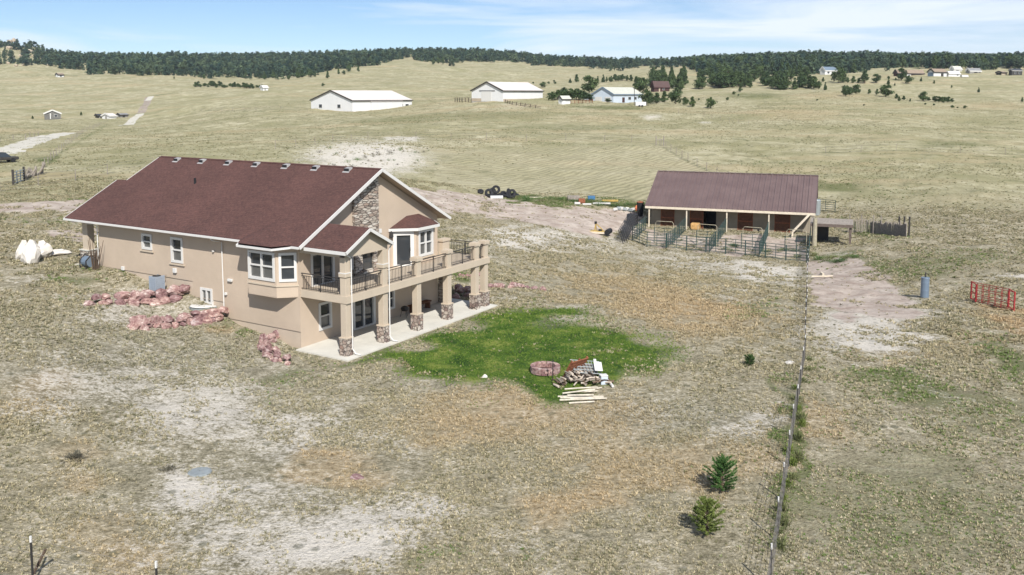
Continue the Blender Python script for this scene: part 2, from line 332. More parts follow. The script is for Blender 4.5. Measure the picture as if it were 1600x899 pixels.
PALE = [(575,247,105,28,1.6),(630,217,32,4,1.1),(880,372,150,22,.8),(790,375,60,20,.7),(1100,412,130,18,.75,6),(1210,428,60,20,.8),(1340,520,120,45,1.1),(1390,535,45,14,1),(1420,480,110,30,.5),(1580,433,40,5,1.2),
        (400,830,200,85,.78),(330,760,90,30,.45),(470,880,120,30,.3),(330,680,180,50,.5),(620,700,60,30,.5),(600,830,110,60,.55),(300,760,60,25,.7),(680,800,60,25,.9),(500,680,80,35,.6),(200,480,120,30,.8),(220,590,260,60,.62),(60,640,80,40,.45),(330,640,120,40,.5),(860,500,60,18,.7),(930,480,120,14,.4),(1180,665,60,25,.8),(1000,640,90,25,.5),
        (1020,183,22,5,1.0),(1103,192,14,2.5,1.0),(1320,400,60,10,.5),(60,440,60,12,.6),(1150,460,90,20,.45),(1480,620,110,50,.3),(740,220,60,6,.3),(800,165,40,5,.5),(590,500,1,1,0),(830,870,90,40,.5),(520,860,90,40,.5),(800,465,60,10,.6),(1560,380,60,12,.3),(140,330,60,12,.2)]
RUST = [(60,610,80,35,.55),(470,725,70,30,.7),(560,745,60,25,.6),(720,650,120,55,.65),(900,650,120,50,.55),(1000,460,140,35,.55,8),(1110,500,120,40,.55),(1280,660,60,30,.55),(880,790,70,40,.8),(1000,740,110,50,.6),(1590,505,60,14,1.6,18),(120,720,70,30,.5),
        (350,515,40,12,.7),(270,455,40,8,.5),(1150,720,90,50,.45),(650,570,60,12,.3),(1300,150,90,8,.5),(1240,180,90,10,.5),(1560,165,80,8,.5),(940,185,80,6,.5),(200,860,120,40,.5),(1400,560,60,15,.3),(1540,540,60,20,.4)]
GREEN = [(840,470,30,8,.3),(1240,700,16,60,1.1,8),(1230,620,12,30,.6),(1260,780,40,30,.3),(1400,600,90,25,.8,8),(1580,560,60,25,.8,30),(110,440,40,12,.7),(180,420,35,10,.6),(360,505,20,10,.6),(390,525,15,10,.7),(880,315,120,4,1.6),(815,310,20,5,1.4),(990,325,30,6,1.4),(1000,350,12,5,1.2),(1310,403,40,6,1.4),(1360,360,50,12,.7,15),
         (1190,480,50,12,.5),(1300,290,60,8,.7),(70,250,16,4,1.6),(60,345,60,4,.5),(120,315,60,3,.6),(1430,800,230,130,.42),(1550,640,100,40,.35),(760,180,130,9,.45),(900,200,160,8,.4),(600,190,120,8,.35),(1200,255,120,12,.3),(1480,225,80,8,.5),(1400,300,120,10,.25),(700,880,50,15,.4),(850,870,30,12,.5),(900,525,60,14,.4),(720,435,20,8,.9),(1400,420,120,14,.5),(450,590,60,10,.5),(540,570,40,8,.8),(1500,400,90,14,.45),(1180,150,60,6,.6),(960,168,60,4,.6)]
def zones(px, py, x, y):
    LN = [([(470,222),(575,218),(760,220),(1030,229)],1.1,.8),([(1034,230),(1075,252),(1135,280)],1.6,1.1),([(0,171),(120,171),(230,170)],.8,.8),([(240,150),(300,142),(345,140)],.8,.9),([(300,173),(480,175)],.8,.9),([(1280,238),(1600,246)],1.0,.9),([(60,268),(100,236),(165,196)],3,.7),([(0,332),(60,322)],1.2,.9),([(40,118),(120,119)],1.0,1.2),([(860,165),(1000,171),(1090,180)],1.2,.5),([(180,205),(330,205)],1,.4),([(0,207),(60,210),(110,204)],1.5,.8)]
    def lm(P, w, k):
        d = np.full(px.shape, 1e9)
        for (x0, y0), (x1, y1) in zip(P, P[1:]):
            ex, ey = x1-x0, y1-y0; wx, wy = px-x0, py-y0; t = np.clip((wx*ex+wy*ey)/(ex*ex+ey*ey), 0, 1); d = np.minimum(d, np.hypot(wx-ex*t, wy-ey*t))
        return .62*k*np.exp(-(d/w)**2)
    lines = sum(lm(*a) for a in LN)
    w1 = vnoise(x, y, 2.3, 11)*.5+vnoise(x, y, .9, 12)*.35; sc = np.clip(60/np.maximum(np.hypot(x, y), 10), .1, 2)
    qx = px+w1*22*sc; qy = py+vnoise(x, y, 1.7, 13)*7*sc
    S = lambda L: np.clip(sum(ell(qx, qy, *a) for a in L), 0, 1.4)
    lawn = ss(20, -34, sdf(px+w1*30*sc, py+vnoise(x, y, 1.7, 13)*8*sc, LAWN))*np.clip(1.1-ell(px, py, 1075, 560, 70, 40, .45)-ell(px, py, 930, 503, 110, 12, .55)-ell(px, py, 605, 570, 30, 6, .5)+.2*w1, 0, 1)
    dirt = np.zeros(px.shape)
    for P in DIRT: dirt = np.maximum(dirt, ss(4, -4, sdf(qx, qy, P)))
    straw = ss(345, 290, py); mown = ss(5, -3, sdf(px, py, [(655,236),(1035,227),(1120,272),(1030,320),(830,305),(690,290)]))
    gray = np.clip(ell(px, py, 250, 560, 260, 80, .7)+ell(px, py, 1050, 650, 160, 30, .6)+ell(px, py, 700, 600, 140, 16, .4)+ell(px, py, 400, 760, 200, 120, .4), 0, 1)
    return S(PALE), dirt, S(RUST), lawn, np.clip(S(GREEN)+lines, 0, 1.6), straw, mown, gray
zo = zones(pxv, pyv, X, Y)
def ground_mat():
    m, t, b = new_mat('ground', .95, .08); co = coords(t, world=True)
    a = t.nodes.new('ShaderNodeAttribute'); a.attribute_name = 'zone_a'; b2 = t.nodes.new('ShaderNodeAttribute'); b2.attribute_name = 'zone_b'
    s1 = t.nodes.new('ShaderNodeSeparateColor'); t.links.new(a.outputs['Color'], s1.inputs[0]); s2 = t.nodes.new('ShaderNodeSeparateColor'); t.links.new(b2.outputs['Color'], s2.inputs[0])
    pale, dirt, rust, lawn = s1.outputs[0], s1.outputs[1], s1.outputs[2], a.outputs['Alpha']; green, straw, mown, gray = s2.outputs[0], s2.outputs[1], s2.outputs[2], b2.outputs['Alpha']
    clump = noise(t, co, 3.4, 6, .72); fine = noise(t, co, 11, 4, .7); mid = noise(t, co, .62, 6, .66); big = noise(t, co, .045, 5, .62); m3 = noise(t, co, .22, 6, .72)
    cl2 = noise(t, co, 9, 5, .75); brk = mth(t, 'ADD', mth(t, 'ADD', mth(t, 'MULTIPLY', clump, .38), mth(t, 'MULTIPLY', cl2, .40)), mth(t, 'MULTIPLY', mid, .22))
    g = ramp(t, brk, [(.40, (.13, .115, .07)), (.465, (.25, .22, .145)), (.53, (.38, .335, .235)), (.595, (.58, .52, .405))])
    gs = ramp(t, mth(t, 'ADD', mth(t, 'MULTIPLY', m3, .6), mth(t, 'MULTIPLY', clump, .4)), [(.38, (.18, .17, .09)), (.45, (.29, .265, .155)), (.53, (.39, .355, .225)), (.62, (.51, .465, .33))])
    c = mix(t, straw, g, gs)
    c = mix(t, mth(t, 'MULTIPLY', gray, .6), c, ramp(t, brk, [(.40, (.13, .125, .09)), (.465, (.25, .235, .185)), (.53, (.39, .37, .305)), (.595, (.60, .57, .495))]))
    pat = lambda mask, nz, lo, w: mth(t, 'MULTIPLY', mth(t, 'SUBTRACT', mth(t, 'ADD', mask, mth(t, 'MULTIPLY', nz, 1.0)), lo), 1/w, True)
    # olive and rust drifts
    drift = ramp(t, big, [(.42, 0), (.62, 1)])
    c = mix(t, mth(t, 'MULTIPLY', drift, mth(t, 'MULTIPLY', straw, .75)), c, ramp(t, fine, [(.3, (.175, .17, .085)), (.7, (.31, .29, .155))]))
    st = noise(t, coords(t, (.012, .05, .05), (0, 0, -.3), True), 1, 4, .6)
    c = mix(t, mth(t, 'MULTIPLY', ramp(t, st, [(.52, 0), (.64, .45)]), straw), c, (.42, .33, .20))
    c = mix(t, mth(t, 'MULTIPLY', pat(rust, mid, .72, .5), .62), c, ramp(t, clump, [(.32, (.19, .135, .07)), (.48, (.38, .28, .16)), (.66, (.58, .46, .30))]))
    c = mix(t, mth(t, 'MULTIPLY', pat(green, clump, .72, .4), .8), c, ramp(t, fine, [(.3, (.065, .08, .03)), (.7, (.19, .20, .085))]))
    c = mix(t, mth(t, 'MULTIPLY', pat(mth(t, 'MULTIPLY', pale, .55), mth(t, 'MULTIPLY', brk, 3.6), 2.05, .40), .92), c, ramp(t, fine, [(.3, (.52, .475, .405)), (.7, (.71, .66, .585))]))
    c = mix(t, mth(t, 'MULTIPLY', pat(mth(t, 'MULTIPLY', dirt, .8), brk, .86, .25), .9), c, ramp(t, mid, [(.33, (.34, .265, .22)), (.48, (.45, .37, .315)), (.66, (.58, .50, .43))]))
    c = mix(t, pat(mth(t, 'MULTIPLY', lawn, 1.25), mth(t, 'ADD', mth(t, 'MULTIPLY', fine, .5), mth(t, 'MULTIPLY', brk, .9)), 1.22, .5), c, ramp(t, noise(t, co, .7, 5, .65), [(.36, (.03, .065, .014)), (.5, (.07, .125, .022)), (.64, (.20, .23, .055))]))
    wv = t.nodes.new('ShaderNodeTexWave'); wv.inputs['Scale'].default_value = .25; wv.inputs['Distortion'].default_value = 1.2; wv.inputs['Detail'].default_value = 2; wv.inputs['Detail Scale'].default_value = .5
    t.links.new(coords(t, (1, 1, 0), (0, 0, math.radians(35)), True), wv.inputs[0])
    c = mix(t, mth(t, 'MULTIPLY', mown, .42), c, mix(t, wv.outputs[1], (.24, .215, .14), (.50, .45, .30)))
    # sparse dark tussocks on the bare ground
    vo = t.nodes.new('ShaderNodeTexVoronoi'); vo.inputs['Scale'].default_value = 1.3; t.links.new(co, vo.inputs[0])
    spot = mth(t, 'MULTIPLY', ramp(t, vo.outputs[0], [(.16, 1), (.26, 0)]), ramp(t, mid, [(.45, 0), (.55, 1)]))
    c = mix(t, mth(t, 'MULTIPLY', spot, mth(t, 'MULTIPLY', mth(t, 'SUBTRACT', 1, lawn), .6)), c, (.085, .09, .055))
    sp2 = ramp(t, noise(t, coords(t, (.16, .16, .16), (0, 0, 0), True), 1, 6, .75), [(.58, 0), (.64, 1)])
    c = mix(t, mth(t, 'MULTIPLY', mth(t, 'MULTIPLY', sp2, straw), .45), c, (.13, .135, .07))
    t.links.new(c, b.inputs['Base Color'])
    hgt = mth(t, 'ADD', mth(t, 'MULTIPLY', clump, 1), mth(t, 'MULTIPLY', fine, .4)); bump(t, b, hgt, 1.0, .16)
    return m
M['ground'] = ground_mat()
grd = np_mesh('ground', np.c_[X, Y, Z], faces, M['ground'], {'zone_a': np.stack(zo[:4], 1), 'zone_b': np.stack(zo[4:], 1)})
tag(grd, kind='structure')
Vg = np.c_[X, Y, Z]
bvh = BVHTree.FromPolygons([tuple(v) for v in Vg.tolist()], faces.tolist())
def gz(x, y):
    h = bvh.ray_cast(Vector((x, y, 900)), Vector((0, 0, -1))); return h[0].z if h[0] else 0
def place(px, py):
    h = bvh.ray_cast(Vector((0, 0, H)), ray(px, py).normalized()); return h[0] if h[0] else at_depth(px, py, 1500)
def ground_pt(x, y): return Vector((x, y, gz(x, y)))

# ------------------------------------------------------------------ roads
def road(name, pts, mat, w, lift=.06):                          # pts: centre points on the ground, w in metres
    C = [place(*p) if len(p) == 2 else Vector(p) for p in pts]; L = []
    for i in range(len(C)-1):
        k = max(2, int((C[i+1]-C[i]).length/2.5))
        L += [C[i].lerp(C[i+1], j/k) for j in range(k)]
    L.append(C[-1]); mb = MB(); n = len(L); NW = 6
    ws = w if isinstance(w, (list, tuple)) else [w, w]
    for i, p in enumerate(L):
        d = (L[min(i+1, n-1)]-L[max(i-1, 0)]); s = Vector((d.y, -d.x, 0)).normalized(); ww = ws[0]+(ws[1]-ws[0])*i/(n-1)
        for k in range(NW+1):
            q = p+s*ww*(k/NW-.5); mb.v.append((q.x, q.y, gz(q.x, q.y)+lift-(.1 if k in (0, NW) else 0)))
    mb.f = [(i*(NW+1)+k, i*(NW+1)+k+1, (i+1)*(NW+1)+k+1, (i+1)*(NW+1)+k) for i in range(n-1) for k in range(NW)]
    return tag(mb.build(name, mat, smooth=True), kind='structure')
M['roadpale'] = simple('pale_gravel', (.50, .47, .40), .95, .1, .4, world=True)
M['roadtrack'] = simple('brown_track', (.30, .25, .20), .95, .3, .6, world=True)
road('gravel_road', [(-90,258),(0,241),(55,220),(75,213)], M['roadpale'], [7, 8]); road('gravel_road', [(60,216),(85,213),(108,208)], M['roadpale'], [7, 5], .1)
road('gravel_road', [(193,196),(206,189),(219,178)], M['roadpale'], [4.5, 5]); road('dirt_track', [(220,177),(226,165),(232,152)], M['roadtrack'], [5, 5]); road('gravel_road', [(230,158),(236,151)], M['roadpale'], [4, 4], .12)
#--HOUSE--
house = empty('house', HO, math.pi/2-HYAW, 'tan stucco walkout house with a maroon shingle roof and a raised deck', 'house')
Ps = lambda u, z, d: (d, u, z)                                 # side wall, u = q
Pf = lambda u, z, d: (u, 3.05+d, z)                            # gable wall, u = p
def seg(a, b, flip=1):                                         # wall plane from plan point a to b ; depth to the left side of a->b times flip
    a = Vector((*a, 0)); b = Vector((*b, 0)); d = (b-a).normalized(); nrm = Vector((-d.y, d.x, 0))*flip
    return lambda u, z, dd: tuple(a+d*u+nrm*dd+Vector((0, 0, z)))
def window(P, a, b, c, e, kind='double', bars=1, sash=True, name='window', pane='glass', d=0, pane_low=None, trim=.09):
    fr = MB(); fr.pbox(P, a-trim, a+.04, c-trim, e+trim, d-.05, d+.06); fr.pbox(P, b-.04, b+trim, c-trim, e+trim, d-.05, d+.06)
    fr.pbox(P, a+.04, b-.04, e-.04, e+trim, d-.048, d+.058); fr.pbox(P, a+.04, b-.04, c-trim, c+.04, d-.052, d+.058)
    for i in range(1, bars): u = a+(b-a)*i/bars; fr.pbox(P, u-.045, u+.045, c+.04, e-.04, d-.04, d+.055)
    if sash: m_ = (c+e)/2; fr.pbox(P, a+.04, b-.04, m_-.035, m_+.035, d-.03, d+.05)
    w = fr.build(name, M['white'], house)
    m_ = (c+e)/2 if sash else c
    MB().pbox(P, a+.03, b-.03, c+.03 if not pane_low else m_, e-.03, d+.06, d+.075).build('pane', M[pane], w)
    if pane_low: MB().pbox(P, a+.03, b-.03, c+.03, m_, d+.06, d+.075).build('pane', M[pane_low], w)
    return w
KS = 3.415/6.351
def rz_(p): return 5.332+(p+.587)*KS if p <= 5.764 else 8.747-(p-5.764)*KS
# walls
step = lambda q: 2.53 if q > 11.2 else (1.67 if q > 8.65 else .82)
sideh = [(14.66,15.40,4.03,4.76),(12.0,12.83,3.52,4.77),(9.68,10.46,1.45,2.18)]
mb = MB(); mb.wall(Ps, [3.05, 8.65, 11.2, 19.58], [-.6, .82, 1.67, 2.53, 5.42], sideh, .12, keep=lambda u, z: z > step(u), d=-.045)
fh = [(.86,2.40,2.98,4.62),(1.34,2.12,.66,1.94),(3.96,5.56,.02,2.02),(6.75,7.32,.60,1.70),(3.35,3.86,3.45,4.10)]
def fz(u, z): return z < rz_(u)-.2
mb.wall(Pf, [-.045, 11.6], [-.6, 5.42], fh, .12)
mb.add([Pf(-.045,5.42,0), Pf(11.6,5.42,0), Pf(5.764,8.52,0)], [(0,1,2)])
mb.add([(11.6,3.05,-.6),(11.6,19.58,-.6),(11.6,19.58,5.42),(11.6,3.05,5.42)], [(0,1,2,3)])
mb.add([(-.045,19.58,-.6),(11.6,19.58,-.6),(11.6,19.58,5.42),(5.764,19.58,8.52),(-.045,19.58,5.42)], [(0,1,2,3,4)])
mb.build('wall', M['stucco'], house)
fo = MB(); fo.wall(Ps, [3.05, 8.65, 11.2, 19.56], [-.6, .8, 1.65, 2.51, 2.6], [(9.68,10.46,1.45,2.18)], .12, keep=lambda u, z: z < step(u)+.1)
for a, b, z in ((3.06,8.65,.82),(8.65,11.2,1.67),(11.2,19.57,2.53)): fo.box(-.043, .0, a, b, z-.012, z-.002)
fo.build('foundation', M['foundation'], house)
for h in sideh[:2]: window(Ps, *h, d=-.045, pane='glass', pane_low='blind'); MB().pbox(Ps, h[0]-.22, h[1]+.22, h[2]-.22, h[2]-.15, -.13, -.047).build('window_sill', M['stucco_trim'], house)
window(Ps, *sideh[2], d=-.045, sash=False, bars=2, pane='blind')
window(Pf, *fh[0], bars=2, sash=False, name='sliding_door'); window(Pf, *fh[1], pane_low='blind')
window(Pf, *fh[2], bars=2, sash=False, name='french_door', trim=.14); window(Pf, *fh[3]); window(Pf, *fh[4], sash=False)
# side bay
bz0, bz1 = 2.62, 5.2; bayp = [(0, 6.72), (-.75, 5.98), (-.75, 3.93), (0, 3.1)]
bay = MB(); wins = {1: (.16, 1.88, 3.50, 4.80), 2: (.22, .92, 3.50, 4.80)}
for i in range(3):
    P = seg(bayp[i], bayp[i+1]); L = (Vector(bayp[i+1])-Vector(bayp[i])).length
    bay.wall(P, [0, L], [bz0, bz1], [wins[i]] if i in wins else [], .1)
bay.slab([(0.0,6.7),(-.75,5.98),(-.75,3.93),(0.0,3.12)], lambda x, y: bz0+.02, lambda x, y: bz0-.03)
bayo = bay.build('bay', M['stucco'], house)
tr = MB()
for i in range(3):
    P = seg(bayp[i], bayp[i+1]); L = (Vector(bayp[i+1])-Vector(bayp[i])).length
    tr.pbox(P, -.02, L+.02, 3.16, 3.24, -.05, -.002)
tr.build('trim_band', M['stucco_trim'], bayo)
for i in (1, 2): P = seg(bayp[i], bayp[i+1]); window(P, *wins[i], bars=2 if i == 1 else 1, pane_low='blind' if i == 1 else None)
# nook bay on the deck
nb = [(7.2, 3.05), (8.2, 2.05), (10.0, 2.05), (11.0, 3.05)]; nbm = MB(); nw = {0: (.26, 1.12, 3.02, 4.80), 1: (.30, 1.50, 3.52, 4.88)}
for i in range(3):
    P = seg(nb[i], nb[i+1]); L = (Vector(nb[i+1])-Vector(nb[i])).length
    nbm.wall(P, [0, L], [2.98, 5.16], [nw[i]] if i in nw else [], .1)
nbo = nbm.build('bay', M['stucco'], house)
dw = window(seg(nb[0], nb[1]), *nw[0], sash=False, name='glass_door', trim=.17); window(seg(nb[1], nb[2]), *nw[1], bars=2, pane_low='blind')
MB().pbox(seg(nb[0], nb[1]), 1.03, 1.08, 3.85, 4.05, -.1, -.05).build('handle', M['iron'], dw)
MB().pbox(seg(nb[1], nb[2]), .12, 1.7, 3.32, 3.40, -.08, -.002).build('window_sill', M['stucco_trim'], house)
# nook roof: hipped
ov = [(6.95, 3.04), (8.08, 1.80), (10.12, 1.80), (11.25, 3.04)]
rf = MB(); t_ = [(8.6, 3.04, 5.74), (9.75, 3.04, 5.74)]; e_ = [(x, y, 5.16) for x, y in ov]
rf.add(e_+t_, [(0,1,4),(1,2,5,4),(2,3,5),(0,3,2,1)]); nr = rf.build('bay_roof', M['shingle'], house)
fa = MB()
for a, b in zip(ov, ov[1:]): fa.bar((a[0], a[1], 5.10), (b[0], b[1], 5.10), .05, .16)
fa.build('fascia', M['white'], nr)
# main roof
TH = .17
roof = MB(); front = [(-.587,2.45),(5.764,2.45),(5.764,21.25),(3.2,21.25),(3.15,22.2),(-.587,22.1)]
roof.slab(front, lambda x, y: rz_(x), lambda x, y: rz_(x)-.05)
roof.slab([(5.764,2.45),(12.115,2.45),(12.115,21.25),(5.764,21.25)], lambda x, y: rz_(x), lambda x, y: rz_(x)-.05)
# roof over the side bay
rb = [(-1.08,6.25),(-1.08,3.85),(-.587,3.1)]
zb_ = lambda p: 5.332+(p+.587)*KS*.35
roof.add([(-.587,6.61,5.34),(-1.08,6.30,zb_(-1.08)),(-1.08,3.85,zb_(-1.08)),(-.587,3.0,5.34),(1.1,4.6,rz_(1.1)+.012),(1.1,5.4,rz_(1.1)+.012)], [(0,1,5),(1,2,4,5),(2,3,4)])
roof.add([(-.587,6.61,5.27),(-1.08,6.30,5.1),(-1.08,3.85,5.1),(-.587,3.0,5.27)], [(0,1,2,3)])
ro = roof.build('roof', M['shingle'], house); rc = MB(); zr = rz_(5.764)+.012
rc.slab([(5.60,2.44),(5.93,2.44),(5.93,21.26),(5.60,21.26)], lambda x, y: zr+.02-abs(x-5.764)*.45, lambda x, y: zr-.05-abs(x-5.764)*.45); rc.build('ridge_cap', M['shingle'], ro)
so_ = MB(); so_.slab([(-.55,2.5),(5.764,2.5),(5.764,21.2),(3.25,21.2),(3.1,22.15),(-.55,22.05)], lambda x, y: rz_(x)-.055, lambda x, y: rz_(x)-TH)
so_.slab([(5.764,2.5),(12.08,2.5),(12.08,21.2),(5.764,21.2)], lambda x, y: rz_(x)-.055, lambda x, y: rz_(x)-TH)
so_.build('soffit', M['soffit'], ro)
fa = MB()
for a, b in [((-.6,2.43),(5.764,2.43)),((5.764,2.43),(12.13,2.43)),((5.764,21.27),(12.13,21.27)),((3.2,21.27),(5.764,21.27)),((-.6,22.12),(3.15,22.22))]:
    MB().bar((a[0],a[1],rz_(a[0])-.095),(b[0],b[1],rz_(b[0])-.095), .05, .17).build('fascia', M['white'], ro)
gu = MB(); gu.bar((-.64,2.45,5.24),(-.64,2.98,5.24),.11,.10); gu.bar((-.64,6.62,5.24),(-.64,22.1,5.24),.11,.10); gu.bar((-1.13,3.84,5.10),(-1.13,6.3,5.10),.11,.10); gu.bar((-1.13,3.84,5.10),(-.64,2.98,5.22),.11,.10); gu.bar((-1.13,6.3,5.10),(-.6,6.62,5.2),.1,.13); gu.bar((12.17,2.45,5.24),(12.17,21.2,5.24),.11,.10)
gu.build('gutter', M['white'], ro)
for q in (19.21,16.79,14.38,11.94,9.44,7.08,4.63):
    v = MB(); z = rz_(5.5); v.add([(5.3,q-.19,z-.12),(5.3,q+.19,z-.12),(5.6,q+.19,z+.06),(5.6,q-.19,z+.06),(5.31,q-.18,z+.07),(5.31,q+.18,z+.07),(5.6,q+.18,z+.12),(5.6,q-.18,z+.12)],
          [(4,5,6,7),(0,4,7,3),(1,5,6,2),(2,3,7,6)]); v.slab([(5.2,q-.24),(5.29,q-.24),(5.29,q+.24),(5.2,q+.24)], lambda x, y: rz_(x)+.02, lambda x, y: rz_(x)-.01)
    vo = v.build('roof_vent', M['ventgrey'], ro); MB().add([(5.29,q-.18,z-.11),(5.29,q+.18,z-.11),(5.30,q+.18,z+.06),(5.30,q-.18,z+.06)], [(0,1,2,3)]).build('vent_opening', M['black'], vo)
MB().tube([(3.37,14.97,rz_(3.37)-.1),(3.37,14.97,rz_(3.37)+.32)], .07, 8).build('vent_pipe', M['black'], ro)
# deck
dk = MB(); dk.box(0,12.72,-.05,3.04,2.62,2.98); deck = dk.build('deck', M['stucco_trim'], house)
def rail(a, b, z0=3.06, z1=3.82):
    r = MB(); a = Vector((*a, 0)); b = Vector((*b, 0)); L = (b-a).length
    r.bar(a+Vector((0,0,z1)), b+Vector((0,0,z1)), .05, .04); r.bar(a+Vector((0,0,z1-.12)), b+Vector((0,0,z1-.12)), .025); r.bar(a+Vector((0,0,z0)), b+Vector((0,0,z0)), .03)
    k = int(L/.115)
    for i in range(1, k):
        p = a.lerp(b, i/k); r.bar(p+Vector((0,0,z0)), p+Vector((0,0,z1-.1)), .018)
    m_ = a.lerp(b, .5); r.bar(m_+Vector((0,0,2.9)), m_+Vector((0,0,z1)), .045)
    return r.build('railing', M['iron'], deck)
S_ = 2.816
rail((.1,.5),(.1,3.04))
for i in range(4): rail((i*S_+.42,.12),((i+1)*S_,.12))
rail((11.7,.12),(12.25,.12)); rail((12.5,.5),(12.5,2.75))
def column(p, q, ztop, full):
    c = MB(); w = .36; x0 = p+.03; y0 = q+.03; c.box(x0, x0+w, y0, y0+w, .9, ztop)
    if full: c.box(x0-.05, x0+w+.05, y0-.05, y0+w+.05, 3.92, 4.10)
    co_ = c.build('column', M['stucco_trim'], house, bevel=.012)
    MB().box(p-.03, p+w+.09, q-.03, q+w+.09, -.1, .86).build('stone_base', M['cobble'], co_)
    MB().box(p-.05, p+w+.11, q-.05, q+w+.11, .86, .92).build('sill', M['stucco_trim'], co_); cp = MB()
    if full: cp.box(p-.02, p+w+.08, q-.02, q+w+.08, 4.10, 4.14)
    if not full: cp.box(p-.04, p+w+.1, q-.04, q+w+.1, ztop-.06, ztop+.1); cp.box(p+.0, p+w+.06, q, q+w+.06, ztop+.1, ztop+.15)
    cp.build('cap', M['white' if full else 'stucco_trim'], co_)
    return co_
for i in range(5): column(i*S_, 0, 4.9 if i < 2 else 3.88, i < 2)
column(12.25, 0, 3.86, False)
c = MB(); c.box(11.72,12.42,2.75,3.12,2.98,3.8); c.box(11.66,12.48,2.69,3.18,3.8,3.94); c.build('end_pillar', M['stucco_trim'], house)
MB().box(11.62,12.3,2.6,3.04,-.1,2.62).build('stone_pier', M['ledgestone'], house)
# porch gable over the first deck bay
zp = lambda p: 5.27+(min(p+.25, 3.27-p))*KS
pr_ = MB(); pr_.slab([(-.25,-.3),(1.51,-.3),(1.51,3.04),(-.25,3.04)], lambda x, y: zp(x), lambda x, y: zp(x)-.05); pr_.slab([(1.51,-.3),(3.27,-.3),(3.27,3.04),(1.51,3.04)], lambda x, y: zp(x), lambda x, y: zp(x)-.05)
po = pr_.build('porch_roof', M['shingle'], house)
f2 = MB()
f2.bar((-.27,-.32,zp(-.25)-.1),(1.51,-.32,zp(1.51)-.1),.05,.15); MB().bar((1.512,-.32,zp(1.51)-.1),(3.29,-.32,zp(3.27)-.1),.05,.15).build('fascia', M['white'], po); MB().bar((-.28,-.28,5.16),(-.28,2.44,5.16),.06,.16).build('gutter', M['white'], po); MB().bar((3.3,-.28,5.16),(3.3,3.0,5.16),.06,.16).build('gutter', M['white'], po)
f2.build('fascia', M['white'], po)
g2 = MB(); g2.add([(0,.03,4.88),(3.22,.03,4.88),(3.22,.03,zp(3.2)-.05),(1.51,.03,zp(1.51)-.06),(0,.03,zp(0)-.06)], [(0,1,2,3,4)]); g2.add([(0,.36,4.88),(3.22,.36,4.88),(3.22,.36,zp(3.2)-.05),(1.51,.36,zp(1.51)-.06),(0,.36,zp(0)-.06)], [(0,1,2,3,4)])
g2.add([(0,.03,4.88),(3.22,.03,4.88),(3.22,.36,4.88),(0,.36,4.88)], [(0,1,2,3)]); g2.box(0.0,.3,.37,3.04,4.88,5.14); g2.box(2.92,3.2,.37,3.04,4.88,5.14)
g2.build('porch_beam', M['stucco_trim'], house)
MB().slab([(-.2,-.28),(3.2,-.28),(3.2,3.0),(-.2,3.0)], lambda x, y: 5.12, lambda x, y: 5.10) if 0 else None
# chimney stone and outdoor fireplace
st = MB()
st.wall(lambda u, z, d: (u, 2.88+d, z), [3.95, 5.95], [2.98, 6.9], [(4.55,5.45,3.2,4.12)], .14)
st.add([(3.95,2.88,6.9),(5.95,2.88,6.9),(5.95,2.88,8.25),(5.7,2.88,8.3),(3.95,2.88,7.45)], [(0,1,2,3,4)])
st.box(3.95,3.953,2.885,3.04,2.98,7.4); st.box(5.947,5.95,2.885,3.04,2.98,8.2); st.pbox(lambda u, z, d: (u, 2.88+d, z), 4.4, 5.6, 4.14, 4.24, -.16, -.002)
fp = st.build('chimney_stone', M['ledgestone'], house)
MB().box(4.56,5.44,3.0,3.03,3.21,4.11).build('fireplace_opening', M['glass'], fp)
# downspouts
def spout(pts, par=house): return MB().tube(pts, .036, 4).build('downspout', M['white'], par)
spout([(-.62,8.95,5.18),(-.5,8.9,5.05),(-.11,8.66,4.93),(-.11,8.63,.95),(-.2,8.5,.78),(-.75,8.3,.62)])
spout([(-.62,20.0,5.16),(-.3,19.8,5.05),(-.11,19.62,4.95),(-.11,19.62,2.5)])
spout([(-.2,-.2,5.12),(.15,-.12,4.95),(.38,-.04,4.8),(.38,-.04,.3),(.44,-.2,.06),(.5,-.45,.04)])
spout([(3.3,-.2,5.12),(3.26,-.1,4.95),(3.24,-.04,4.8),(3.24,-.04,.3),(3.3,-.2,.06),(3.36,-.45,.04)])
for q, z, w, h in ((17.29,2.62,.22,.22),(12.6,2.98,.26,.26),(8.1,2.93,.34,.14),(8.46,2.15,.14,.14),(9.34,4.38,.12,.08)):
    MB().box(-.17,-.047,q-w/2,q+w/2,z-h/2,z+h/2).build('wall_vent', M['white'], house, bevel=.02)
l = MB(); l.lathe([(.02,.34),(.10,.28),(.13,.0),(.08,-.06),(.02,-.08)], 8, (7.02,2.9,4.72)); l.bar((7.02,2.9,5.0),(7.02,3.05,5.02),.04); l.build('wall_lamp', M['iron'], house)
MB().box(5.98,6.2,2.9,3.04,5.08,5.3).build('flood_light', M['white'], house)
# front porch
MB().box(-.3,3.4,19.6,22.1,2.0,2.42).build('porch_slab', M['concrete'], house)
c = MB(); c.box(-.02,.42,20.75,21.25,3.35,5.12); pc = c.build('porch_column', M['stucco_trim'], house)
MB().box(-.12,.52,20.66,21.42,2.3,3.33).build('stone_base', M['ledgestone'], pc); MB().box(-.16,.56,20.62,21.46,3.33,3.39).build('cap', M['concrete'], pc)
MB().box(-.4,3.2,21.5,21.75,5.06,5.25).build('porch_beam', M['stucco_trim'], house)
